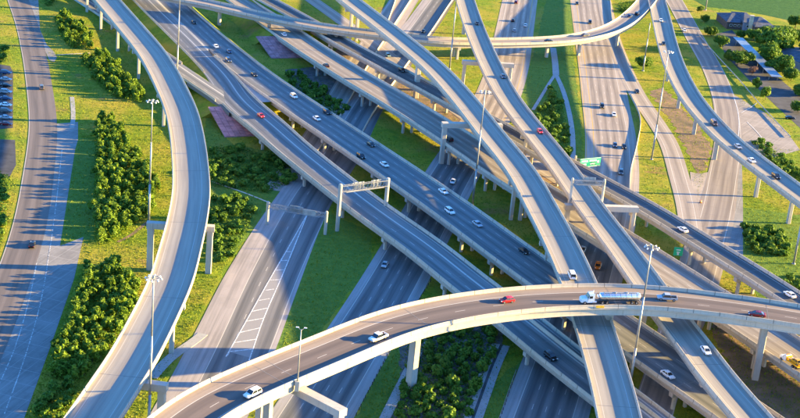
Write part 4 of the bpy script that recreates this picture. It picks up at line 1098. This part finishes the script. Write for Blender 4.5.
# crash cushion at the split of the two bridges
i, _ = pE1.near(*at(206.5, 51.5, 4.8)[:2]); lat = pE1.W[i] / 2 + .2
t = thing('crash_cushion', 'dark crash cushion at the nose where the two freeway bridges split', 'crash cushion')
for k in range(5):
    q = pE1.pt(i - 1 + k, lat, .02); mb = MB(); wd = .55 + .18 * k
    M = Matrix.Translation(q) @ Matrix.Rotation(math.atan2(pE1.T[i][1], pE1.T[i][0]), 4, 'Z'); mb.box((0, 0, .5), (1.5, wd, 1.0), M); mb.build('cushion_bay', STEEL_D, t)

# ================================================================== vehicles
PAINTS = {k: plain('paint_' + k, c, .25, .0 if k in ('white', 'red') else .25, .03, .5, spec=.6) for k, c in dict(
    white=(.80, .80, .78), black=(.012, .012, .014), silver=(.42, .44, .46), blue=(.03, .07, .16), red=(.52, .02, .015), maroon=(.20, .015, .02),
    grey=(.12, .13, .14), orange=(.70, .22, .03), yellow=(.75, .42, .03), teal=(.30, .50, .50), bronze=(.2, .11, .07)).items()}


def loft(mb, secs, mi=0):
    m = len(secs[0]); b = len(mb.v)
    for s in secs: mb.v.extend([tuple(p) for p in s])
    for a in range(len(secs) - 1):
        for k in range(m):
            q = (k + 1) % m; mb.f.append((b + a * m + k, b + a * m + q, b + (a + 1) * m + q, b + (a + 1) * m + k)); mb.m.append(mi); mb.uv.append([(0, 0)] * 4)
    mb.f.append(tuple(b + k for k in reversed(range(m)))); mb.m.append(mi); mb.uv.append([(0, 0)] * m)
    e = b + (len(secs) - 1) * m; mb.f.append(tuple(e + k for k in range(m))); mb.m.append(mi); mb.uv.append([(0, 0)] * m)


def hull_sec(x, hw, z0, z1):
    return [(x, -hw * .92, z0), (x, -hw, z0 + .22), (x, -hw, z1 - .16), (x, -hw * .86, z1), (x, hw * .86, z1), (x, hw, z1 - .16), (x, hw, z0 + .22), (x, hw * .92, z0)]


def car_proto(kind):
    rt = bpy.data.objects.new(kind, None)
    COL.objects.link(rt)
    P = PAINTS['white']
    if kind in ('sedan', 'suv', 'hatchback', 'van'):
        ln, hw, hood, roof, z0 = {'sedan': (4.8, .92, .92, 1.45, .26), 'suv': (4.85, .98, 1.08, 1.78, .34), 'hatchback': (4.3, .9, .95, 1.5, .27), 'van': (5.2, 1.0, 1.15, 2.0, .32)}[kind]
        f, b = ln / 2, -ln / 2
        mb = MB(); tail = hood + (.06 if kind == 'sedan' else .05)
        loft(mb, [hull_sec(b, hw * .8, z0 + .22, tail - .2), hull_sec(b + .18, hw * .95, z0, tail - .03), hull_sec(b + .8, hw, z0 - .04, tail), hull_sec(0, hw, z0 - .04, tail), hull_sec(f - 1.3, hw, z0 - .04, hood), hull_sec(f - .35, hw * .94, z0, hood - .14), hull_sec(f, hw * .74, z0 + .16, hood - .32)])
        mb.build('body', P, rt)
        if kind == 'sedan': x0, x1, r0, r1 = b + .55, f - 1.15, b + 1.35, f - 2.05
        elif kind == 'hatchback': x0, x1, r0, r1 = b + .15, f - 1.05, b + .7, f - 1.9
        elif kind == 'van': x0, x1, r0, r1 = b + .08, f - .7, b + .3, f - 1.6
        else: x0, x1, r0, r1 = b + .1, f - 1.2, b + .5, f - 2.0
        mb = MB(); w0, w1 = hw * .9, hw * .74; zb = tail - .03
        mb.hex([Vector(q) for q in ((x0, -w0, zb), (x1, -w0, zb), (x1, w0, zb), (x0, w0, zb), (r0, -w1, roof - .05), (r1, -w1, roof - .05), (r1, w1, roof - .05), (r0, w1, roof - .05))])
        mb.build('windows', GLASS, rt)
        mb = MB(); loft(mb, [[(r0 - .05, -w1 * .96, roof - .07), (r0 - .05, -w1 * .9, roof - .01), (r0 - .05, w1 * .9, roof - .01), (r0 - .05, w1 * .96, roof - .07)], [((r0 + r1) / 2, -w1 * 1.03, roof - .07), ((r0 + r1) / 2, -w1 * .93, roof + .04), ((r0 + r1) / 2, w1 * .93, roof + .04), ((r0 + r1) / 2, w1 * 1.03, roof - .07)], [(r1 + .05, -w1 * .96, roof - .07), (r1 + .05, -w1 * .9, roof - .01), (r1 + .05, w1 * .9, roof - .01), (r1 + .05, w1 * .96, roof - .07)]])
        for sy in (-1, 1):                                       # pillars
            for (a, t_) in ((x0 + .06, r0), (x1 - .04, r1), ((x0 + x1) / 2 - .05, (r0 + r1) / 2)):
                mb.tube((a, sy * (w0 - .0), zb), (t_, sy * (w1 + .01), roof - .05), .05, .045, 5)
        mb.build('roof', P, rt)
        wx = (b + .95, f - .95); wr = .34 if kind != 'suv' else .38
    elif kind == 'pickup':
        ln, hw, hood, roof, z0 = 5.7, 1.0, 1.12, 1.9, .42; f, b = ln / 2, -ln / 2
        mb = MB(); loft(mb, [hull_sec(b + 1.95, hw * .97, z0, hood), hull_sec(0, hw, z0, hood), hull_sec(f - 1.4, hw, z0, hood), hull_sec(f - .3, hw * .95, z0, hood - .1), hull_sec(f, hw * .8, z0 + .15, hood - .3)])
        mb.build('body', P, rt)
        m2 = MB(); m2.box((b + .98, 0, .62), (1.96, hw * 1.9, .16)); m2.box((b + .98, -hw + .06, .9), (1.96, .1, .55)); m2.box((b + .98, hw - .06, .9), (1.96, .1, .55)); m2.box((b + .06, 0, .9), (.1, hw * 1.9 - .22, .55))
        m2.build('cargo_bed', P, rt)
        m3 = MB(); m3.box((b + .98, 0, .72), (1.8, hw * 1.7, .05)); m3.build('bed_liner', RUBBER, rt)
        mb = MB(); w0, w1 = hw * .9, hw * .76; x0, x1, r0, r1 = b + 1.95, f - 1.3, b + 2.15, f - 2.05; zb = hood - .03
        mb.hex([Vector(q) for q in ((x0, -w0, zb), (x1, -w0, zb), (x1, w0, zb), (x0, w0, zb), (r0, -w1, roof - .05), (r1, -w1, roof - .05), (r1, w1, roof - .05), (r0, w1, roof - .05))]); mb.build('windows', GLASS, rt)
        mb = MB(); mb.box(((r0 + r1) / 2, 0, roof - .02), (r1 - r0 + .1, w1 * 2 + .02, .09), None, 0, .95); mb.build('roof', P, rt)
        wx = (b + 1.0, f - 1.0); wr = .42
    for k, x in enumerate(wx):
        for sy in (-1, 1):
            mb = MB(); mb.tube((x, sy * (hw - .24), wr), (x, sy * (hw + .01), wr), wr, wr, 14); wv = mb.build('wheel', RUBBER, rt)
            mb = MB(); mb.tube((x, sy * (hw - .1), wr), (x, sy * (hw + .025), wr), wr * .6, wr * .55, 10); mb.build('rim', STEEL, wv)
    for sy in (-1, 1):
        mb = MB(); mb.box((f - .16, sy * hw * .66, hood - .26), (.3, .36, .16)); mb.build('headlight', LAMP, rt)
        mb = MB(); mb.box((b + .06, sy * hw * .7, tail - .2 if kind != 'pickup' else .95), (.2, .3, .2)); mb.build('tail_light', TAIL, rt)
    return rt


PROTO = {k: car_proto(k) for k in ('sedan', 'suv', 'hatchback', 'van', 'pickup')}
USED = set()


def paint_over(o, mat):
    for ch in o.children:
        if ch.name.split('.')[0] in ('body', 'roof', 'cargo_bed'):
            ch.material_slots[0].link = 'OBJECT'; ch.material_slots[0].material = mat
        paint_over(ch, mat)


def place(rt, road, px, py, sgn, dlat=0):
    p = PATHS[road]; z = p.P[len(p.P) // 2][2]
    for _ in range(4):
        q = at(px, py, z + .75); i, lat = p.near(q.x, q.y); z = p.pt(i, lat).z
    rt.location = (q.x, q.y, z + .02)
    rt.rotation_euler = (math.atan(p.bank) * sgn * 1, 0, math.atan2(p.T[i][1] * sgn, p.T[i][0] * sgn))


def car(road, px, py, kind, col, label, sgn=1, group=None):
    rt = copy_tree(PROTO[kind]); rt.name = {'sedan': 'car', 'hatchback': 'car', 'suv': 'sport_utility_vehicle', 'van': 'van', 'pickup': 'pickup_truck'}[kind]
    paint_over(rt, PAINTS[col]); cat = {'pickup': 'pickup truck', 'van': 'van'}.get(kind, 'car')
    tag(rt, label, cat, group)
    if road: place(rt, road, px, py, sgn)
    return rt


for args in (
        ('R1', 41.5, 87, 'suv', 'grey', 'dark sport utility vehicle on the sunlit part of the left frontage road', -1),
        ('R1', 32, 244, 'sedan', 'black', 'dark car in the shade on the lower left frontage road', -1),
        ('E2', 194, 22, 'sedan', 'black', 'black car highest up on the dark freeway at the top left', 1),
        ('E2', 216, 46, 'sedan', 'white', 'white car beside the nose where the two bridges split', 1),
        ('E2', 229, 51, 'sedan', 'blue', 'dark blue car right of the white car at the bridge split', 1),
        ('E2', 228.5, 60, 'suv', 'blue', 'dark sport utility vehicle just below the bridge split on the four lane bridge', 1),
        ('E2', 254, 74, 'sedan', 'black', 'black car alone on the four lane bridge above the maroon slope', 1),
        ('E2', 294, 96, 'suv', 'white', 'white sport utility vehicle at the head of the tan patch on the four lane bridge', 1),
        ('E2', 327, 112, 'suv', 'black', 'black sport utility vehicle beside a white car above the shaded underpass', 1),
        ('E2', 317, 118, 'sedan', 'white', 'white car left of the black sport utility vehicle on the four lane bridge', 1),
        ('E2', 371, 144, 'sedan', 'black', 'black car near the right barrier of the four lane bridge, right of the gantry', 1),
        ('E2', 361, 156, 'suv', 'black', 'black sport utility vehicle just above the big gantry on the four lane bridge', 1),
        ('E2', 384.5, 164, 'sedan', 'white', 'white car right of the big pale gantry', 1),
        ('E2', 443.5, 191, 'sedan', 'white', 'white car uppermost of three near the central mast light', 1),
        ('E2', 450, 211, 'suv', 'white', 'white sport utility vehicle, middle of three near the central mast light', 1),
        ('E2', 477.5, 223.5, 'sedan', 'silver', 'pale silver car, lowest of three near the central mast light', 1),
        ('E2', 524, 250.5, 'sedan', 'black', 'black car on the four lane bridge just left of the central flyover', 1),
        ('E2', 668, 374, 'sedan', 'white', 'white car on the sunlit tan bridge at the bottom right, below the tanker', 1),
        ('E1', 261, 115, 'sedan', 'red', 'bright red car on the dark freeway bridge at upper left', 1),
        ('E1', 551, 356, 'suv', 'black', 'black sport utility vehicle on the dark bridge at bottom centre', 1),
        ('E3', 326, 65, 'sedan', 'black', 'black car on the bridge beside the maroon slope', -1),
        ('E3', 284, 34, 'sedan', 'white', 'small white car just below the overpass near the maroon slope', -1),
        ('E3', 449, 139, 'suv', 'black', 'black sport utility vehicle on the tan bridge by the flyover bent', -1),
        ('E4', 402, 70, 'suv', 'black', 'black vehicle beside the thick pier of the left central flyover', 1),
        ('E5', 388, 55, 'hatchback', 'teal', 'pale teal car below the overpass and the left central flyover', 1),
        ('E4', 683, 229, 'sedan', 'white', 'white car on the connector bridge above the square green sign', -1),
        ('E4', 790, 294, 'sedan', 'white', 'white car on the connector bridge at the right edge', -1),
        ('F_right', 453, 181, 'sedan', 'white', 'white car down in the shaded freeway between the bridges', 1),
        ('F_right', 385, 264, 'sedan', 'silver', 'silver car in deep shade under the dark bridge', 1),
        ('C', 572, 275, 'van', 'white', 'white van on the left central flyover above the foreground flyover', -1),
        ('D', 477, 23, 'sedan', 'black', 'dark car near the top of the right central flyover', 1),
        ('D', 503, 76, 'sedan', 'blue', 'dark blue car on the right central flyover beside the mast light', 1),
        ('D', 540, 131, 'hatchback', 'red', 'red car on the right central flyover beside the median bushes', 1),
        ('D', 706, 350, 'sedan', 'white', 'white car on the right central flyover below the foreground flyover', 1),
        ('B', 252.5, 393, 'suv', 'white', 'white sport utility vehicle at the lower left end of the foreground flyover', -1),
        ('B', 507, 299.5, 'hatchback', 'red', 'bright red hatchback on the foreground flyover behind the tanker cab', -1),
        ('B', 757, 313.5, 'sedan', 'maroon', 'dark red car at the right end of the foreground flyover', -1),
        ('N1', 577, 3, 'sedan', 'black', 'dark car at the very top of the tan freeway', 1),
        ('N1', 590, 22, 'suv', 'black', 'dark vehicle on the tan freeway just above the overpass', 1),
        ('N1', 602, 106, 'suv', 'black', 'black sport utility vehicle on the tan freeway below the overpass', 1),
        ('N1', 614, 114, 'sedan', 'white', 'white car right of the black vehicle on the tan freeway', 1),
        ('N1', 615, 144.5, 'sedan', 'blue', 'dark blue car on the tan freeway, left of a close pair', 1),
        ('N1', 624, 146, 'sedan', 'black', 'black car on the tan freeway, right of a close pair', 1),
        ('N1', 621, 172, 'suv', 'grey', 'grey sport utility vehicle on the tan freeway above the flyover bent', 1),
        ('F3', 583, 249, 'sedan', 'silver', 'silver car in the dark gap between the two central flyovers', 1),
        ('F3', 598, 266, 'suv', 'orange', 'orange vehicle in the dark gap between the two central flyovers', 1),
        ('Q', 637, 91, 'sedan', 'black', 'dark car on the exit ramp right of the tan freeway', 1),
        ('N0', 516, 2, 'suv', 'maroon', 'dark red vehicle at the top of the freeway left of the median', -1),
        ('N0', 513, 20, 'sedan', 'black', 'black car on the freeway left of the median, above two white cars', -1),
        ('N0', 525.5, 25, 'sedan', 'white', 'white car on the freeway left of the median, right of a pair', -1),
        ('N0', 514.5, 30, 'sedan', 'silver', 'silver car on the freeway left of the median, left of a pair', -1),
        ('F_left', 423.5, 31, 'sedan', 'black', 'dark car on the freeway left of the yellow grass at the top', 1),
        ('T', 549, 40.5, 'sedan', 'black', 'black car on the overpass above the median grass', 1),
        ('T', 585.5, 34.5, 'sedan', 'grey', 'grey car on the overpass above the tan freeway', 1),
        ('T', 630, 15.5, 'sedan', 'blue', 'dark blue car on the overpass bend, left of a pair', 1),
        ('T', 637, 13.5, 'suv', 'black', 'black vehicle on the overpass bend, right of a pair', 1),
        ('R', 661, 20, 'sedan', 'white', 'white car at the top of the right ramp bridge', 1),
        ('R', 663.5, 43, 'sedan', 'black', 'black car on the right ramp bridge beside the mast light head', 1),
        ('R', 714, 123, 'van', 'bronze', 'brown van on the curve of the right ramp bridge', 1),
        ('R', 738, 146, 'sedan', 'silver', 'silver car on the right ramp bridge, first below the van', 1),
        ('R', 752, 160, 'sedan', 'white', 'white car on the right ramp bridge, second below the van', 1),
        ('R', 776, 176, 'suv', 'black', 'black sport utility vehicle on the right ramp bridge near the right edge', 1),
        ('M2', 684.5, 30, 'sedan', 'white', 'white car on the frontage road right of the ramp bridge', 1)):
    car(*args)
# two pickups on the foreground flyover
car('B', 378, 337, 'pickup', 'white', 'white pickup truck with a dark loaded bed on the rising part of the foreground flyover', -1)
car('B', 667, 297.5, 'pickup', 'silver', 'silver pickup truck following the tanker truck', -1)
# parked cars at the left edge
for k, (c, lb) in enumerate((('blue', 'blue car, topmost in the parked row at the left edge'), ('silver', 'silver car parked second from the top of the left edge row'), ('black', 'black car parked third from the top of the left edge row'), ('silver', 'silver car parked fourth from the top of the left edge row'),
                             ('blue', 'blue car parked in the middle of the left edge row'), ('white', 'white car parked just below the middle of the left edge row'), ('grey', 'grey car parked third from the bottom of the left edge row'), ('silver', 'silver car parked second from the bottom of the left edge row'), ('maroon', 'maroon car, lowest in the parked row at the left edge'))):
    rt = car(None, 0, 0, 'sedan' if k % 3 else 'suv', c, lb, 1, 'cars parked in a row at the left edge'); p = at(6.0, 74 + k * 6.4); rt.location = (p.x, p.y, .06); rt.rotation_euler.z = 0.03
for k, (c, lb) in enumerate((('white', 'white car parked second in from the left edge, upper'), ('black', 'black car parked second in from the left edge, lower'))):
    rt = car(None, 0, 0, 'sedan', c, lb); p = at(-6, 80 + k * 14); rt.location = (p.x, p.y, .06)
p = at(790, 119); rt = car(None, 0, 0, 'sedan', 'black', 'dark car parked at the corner of the right car park by the yellow grass'); rt.location = (p.x, p.y, .06)

# ---- tanker truck
def wheels(parent, xs, y, r, wd=.3):
    for x in xs:
        for sy in (-1, 1):
            mb = MB(); mb.tube((x, sy * (y - wd), r), (x, sy * y, r), r, r, 14); wv = mb.build('wheel', RUBBER, parent)
            mb = MB(); mb.tube((x, sy * (y - .1), r), (x, sy * (y + .03), r), r * .58, r * .5, 10); mb.build('rim', STEEL, wv)


tk = thing('tanker_truck', 'white cab tanker truck with a long polished tank trailer on the foreground flyover', 'tanker truck')
mb = MB()
loft(mb, [hull_sec(8.6, 1.0, .55, 1.5), hull_sec(8.2, 1.12, .5, 1.75), hull_sec(6.8, 1.18, .5, 1.9)]); mb.build('hood', PAINTS['white'], tk)
mb = MB(); mb.hex([Vector(q) for q in ((4.9, -1.2, .6), (6.85, -1.2, .6), (6.85, 1.2, .6), (4.9, 1.2, .6), (4.9, -1.12, 3.1), (6.3, -1.12, 2.95), (6.3, 1.12, 2.95), (4.9, 1.12, 3.1))]); cb = mb.build('cab', PAINTS['white'], tk)
mb = MB(); mb.hex([Vector(q) for q in ((6.82, -1.02, 1.95), (6.9, -1.02, 1.95), (6.9, 1.02, 1.95), (6.82, 1.02, 1.95), (6.4, -.98, 2.75), (6.48, -.98, 2.75), (6.48, .98, 2.75), (6.4, .98, 2.75))]); mb.build('windscreen', GLASS, cb)
for sy in (-1, 1):
    mb = MB(); mb.box((5.9, sy * 1.18, 2.25), (.9, .06, .7)); mb.build('side_window', GLASS, cb)
    mb = MB(); mb.tube((4.7, sy * .95, .8), (4.7, sy * .95, 3.6), .09, .09, 8); mb.build('exhaust_stack', CHROME, tk)
    mb = MB(); mb.tube((4.2, sy * .95, .75), (5.4, sy * .95, .75), .33, .33, 12); mb.build('fuel_tank', CHROME, tk)
    mb = MB(); mb.box((8.45, sy * .85, 1.15), (.3, .3, .25)); mb.build('headlight', LAMP, tk)
mb = MB(); mb.box((3.2, 0, .85), (8.2, .9, .25)); mb.build('chassis', STEEL_D, tk)
wheels(tk, (7.5,), 1.2, .5); wheels(tk, (2.4, 1.05), 1.22, .5, .5)
tr = MB(); x0, x1 = -8.8, 3.2; secs = []
for (x, k) in ((x0, .55), (x0 + .25, .9), (x0 + .6, 1), (x1 - .6, 1), (x1 - .25, .9), (x1, .55)):
    secs.append([(x, 1.12 * k * math.cos(2 * math.pi * q / 20), 2.15 + .98 * k * math.sin(2 * math.pi * q / 20)) for q in range(20)])
loft(tr, secs); tank = tr.build('tank', CHROME, tk, True)
for x in (-7.6, -6.0, -4.4, -2.8, -1.2, .4, 2.0):
    mb = MB(); loft(mb, [[(x + d, 1.16 * math.cos(2 * math.pi * q / 20), 2.15 + 1.02 * math.sin(2 * math.pi * q / 20)) for q in range(20)] for d in (-.05, .05)]); mb.build('tank_band', STEEL, tank)
mb = MB(); mb.box((-2.8, 0, 3.2), (9.5, .5, .07)); mb.build('catwalk', STEEL, tank)
for x in (-4.8, -1.4):
    mb = MB(); mb.tube((x, 0, 3.1), (x, 0, 3.38), .35, .35, 12); mb.build('hatch', STEEL, tank)
mb = MB(); mb.box((-3.4, 0, .95), (10.4, 1.0, .2)); mb.build('trailer_frame', STEEL_D, tk)
wheels(tk, (-6.3, -7.6), 1.22, .5, .5)
mb = MB(); mb.box((-8.75, 0, .85), (.15, 2.3, .25)); mb.build('bumper', STEEL, tk)
mb = MB(); mb.box((3.55, 0, 2.2), (.5, .9, .5)); mb.build('sleeper_fairing', PAINTS['white'], tk)
place(tk, 'B', 609.5, 300.5, -1)

# ---- tow truck carrying a car (right edge)
tw = thing('tow_truck', 'yellow flatbed tow truck with a white cab at the bottom right edge', 'tow truck')
mb = MB(); loft(mb, [hull_sec(3.9, .9, .6, 1.3), hull_sec(3.5, 1.05, .5, 1.5), hull_sec(2.4, 1.1, .5, 1.6)]); mb.build('hood', PAINTS['white'], tw)
mb = MB(); mb.hex([Vector(q) for q in ((1.1, -1.1, .6), (2.5, -1.1, .6), (2.5, 1.1, .6), (1.1, 1.1, .6), (1.15, -1.0, 2.3), (2.0, -1.0, 2.3), (2.0, 1.0, 2.3), (1.15, 1.0, 2.3))]); cb = mb.build('cab', PAINTS['white'], tw)
mb = MB(); mb.hex([Vector(q) for q in ((2.48, -.95, 1.6), (2.54, -.95, 1.6), (2.54, .95, 1.6), (2.48, .95, 1.6), (2.05, -.9, 2.2), (2.12, -.9, 2.2), (2.12, .9, 2.2), (2.05, .9, 2.2))]); mb.build('windscreen', GLASS, cb)
mb = MB(); mb.box((-1.6, 0, 1.15), (5.2, 2.3, .22)); mb.box((-1.6, -1.1, 1.4), (5.2, .12, .3)); mb.box((-1.6, 1.1, 1.4), (5.2, .12, .3)); mb.box((.95, 0, 1.7), (.15, 2.2, .9)); mb.build('flatbed', PAINTS['yellow'], tw)
mb = MB(); mb.box((1.6, 0, 2.4), (.3, 1.2, .14)); mb.build('light_bar', ORANGE, cb)
mb = MB(); mb.box((-.3, 0, .8), (7.6, .9, .25)); mb.build('chassis', STEEL_D, tw)
wheels(tw, (2.9,), 1.1, .46); wheels(tw, (-1.9, -3.0), 1.12, .46, .45)
place(tw, 'E3', 791, 362, -1)
cw = car('E3', 792, 362, 'sedan', 'yellow', 'yellow car riding on the flatbed of the tow truck', -1); cw.location.z += 1.26
i_, l_ = pE3.near(cw.location.x, cw.location.y); cw.location = tw.location + Vector(pE3.T[i_]) * 1.9 + Vector((0, 0, 1.27)); cw.rotation_euler = tw.rotation_euler
for o in PROTO.values():                                           # the patterns themselves are not part of the place
    for ch in list(o.children_recursive): bpy.data.objects.remove(ch)
    bpy.data.objects.remove(o)

# ================================================================== buildings at upper right
ROOF = plain('roof_shingle', (.075, .09, .12), .85, 0, .2, .5); ROOF_BLUE = plain('metal_roof', (.20, .25, .31), .4, .3, .08)
WALL = plain('brick_wall', (.10, .07, .06), .9, 0, .2, .8); WALL_P = plain('pale_wall', (.55, .47, .33), .8); SIDING = plain('lap_siding', (.22, .24, .30), .7)


def house(c, wx, wy, h, rise, rot, name, label, wall, roof, wins=2):
    p = at(*c); rt = thing(name, label, 'building', None, p); rt.rotation_euler.z = rot
    mb = MB(); mb.box((0, 0, h / 2), (wx, wy, h)); wl = mb.build('wall', wall, rt)
    a, b = wx / 2 + .6, wy / 2 + .6; e = h + .02; i = wx / 2 - wy / 2 * .75
    mb = MB()
    A = [Vector(q) for q in ((-a, -b, e), (a, -b, e), (a, b, e), (-a, b, e))]; r0, r1 = Vector((-max(i, .5), 0, h + rise)), Vector((max(i, .5), 0, h + rise))
    for f in ((A[0], A[1], r1, r0), (A[1], A[2], r1), (A[2], A[3], r0, r1), (A[3], A[0], r0), (A[3], A[2], A[1], A[0])): mb.face(f)
    mb.build('roof', roof, rt)
    for k in range(wins):
        x = (-.5 + (k + .5) / wins) * wx * .8
        mb = MB(); mb.box((x, -wy / 2 - .03, h * .55), (1.6, .12, 1.3)); f = mb.build('window', PAINT_W, rt)
        mb = MB(); mb.box((x, -wy / 2 - .1, h * .55), (1.35, .06, 1.05)); mb.build('pane', GLASS, f)
    mb = MB(); mb.box((wx * .32, -wy / 2 - .05, 1.1), (1.1, .12, 2.1)); mb.build('door', WALL_P, rt)
    return rt


house((731, 25), 12, 22, 4.2, 3.2, .1, 'house', 'dark roofed building beside the lawn, left of the pale chimney wall', WALL, ROOF, 4)
house((743, 26), 8, 26, 5.2, 3.0, .1, 'house', 'dark roofed building wing with steep roof just left of the pale chimney', SIDING, ROOF, 2)
house((758, 30), 12, 24, 4.5, 3.4, .1, 'house', 'dark roofed building right of the pale chimney, partly behind the largest tree', WALL, ROOF, 4)
house((800, 64), 20, 34, 4.6, 2.6, .35, 'house', 'house with striped blue siding at the right edge below the largest tree', SIDING, ROOF, 4)
p = at(749.5, 32); ch = thing('chimney', 'pale tan chimney tower between the dark roofs', 'chimney', None, p)
mb = MB(); mb.box((0, 0, 4.6), (2.0, 2.0, 9.6)); mb.build('shaft', WALL_P, ch); mb = MB(); mb.box((0, 0, 9.6), (2.4, 2.4, .4)); mb.build('cap', CONC_PALE, ch)
# long canopy over the parked cars
a, b = at(738, 37.5, 3.2), at(777, 77, 3.2); cn = thing('parking_canopy', 'long narrow blue canopy roof slanting down the car park at upper right', 'canopy')
d = (b - a); ln = d.length; d.normalize(); rot = math.atan2(d.y, d.x)
npan = 7
for k in range(npan):
    c = a.lerp(b, (k + .5) / npan); M = Matrix.Translation((c.x, c.y, 3.2)) @ Matrix.Rotation(rot, 4, 'Z')
    mb = MB(); mb.box((0, 0, 0), (ln / npan - .15, 5.6, .18), M); mb.build('roof_panel', ROOF_BLUE, cn)
    for s_ in (-1, 1):
        q = M @ Vector((0, s_ * 2.2, 0)); mb = MB(); mb.tube((q.x, q.y, 0), (q.x, q.y, 3.1), .12, .12, 8); mb.build('post', STEEL, cn)
# fence along the frontage road
FENCE = plain('fence_paint', (.36, .37, .37), .7)
p = Path([(697, 34, 0), (716, 56, 0), (738, 80, 0), (762, 108, 0), (790, 138, 0)], 1, 3.0, 4); fn = thing('fence', 'low pale fence along the right side of the frontage road by the car park', 'fence')
mb = MB(); p.sweep(mb, [(-.06, .55), (-.06, 1.0), (.06, 1.0), (.06, .55)], list(range(len(p.P)))); mb.build('rail', FENCE, fn)
pm = None
for s_ in np.arange(0, p.S[-1], 4.0):
    q = p.pt(int(np.abs(p.S - s_).argmin()), 0)
    if pm is None: mb = MB(); mb.box((0, 0, .5), (.16, .16, 1.2)); pm = mb.build('post', FENCE, fn); o = pm
    else: o = pm.copy(); COL.objects.link(o); o.parent = fn
    o.location = q
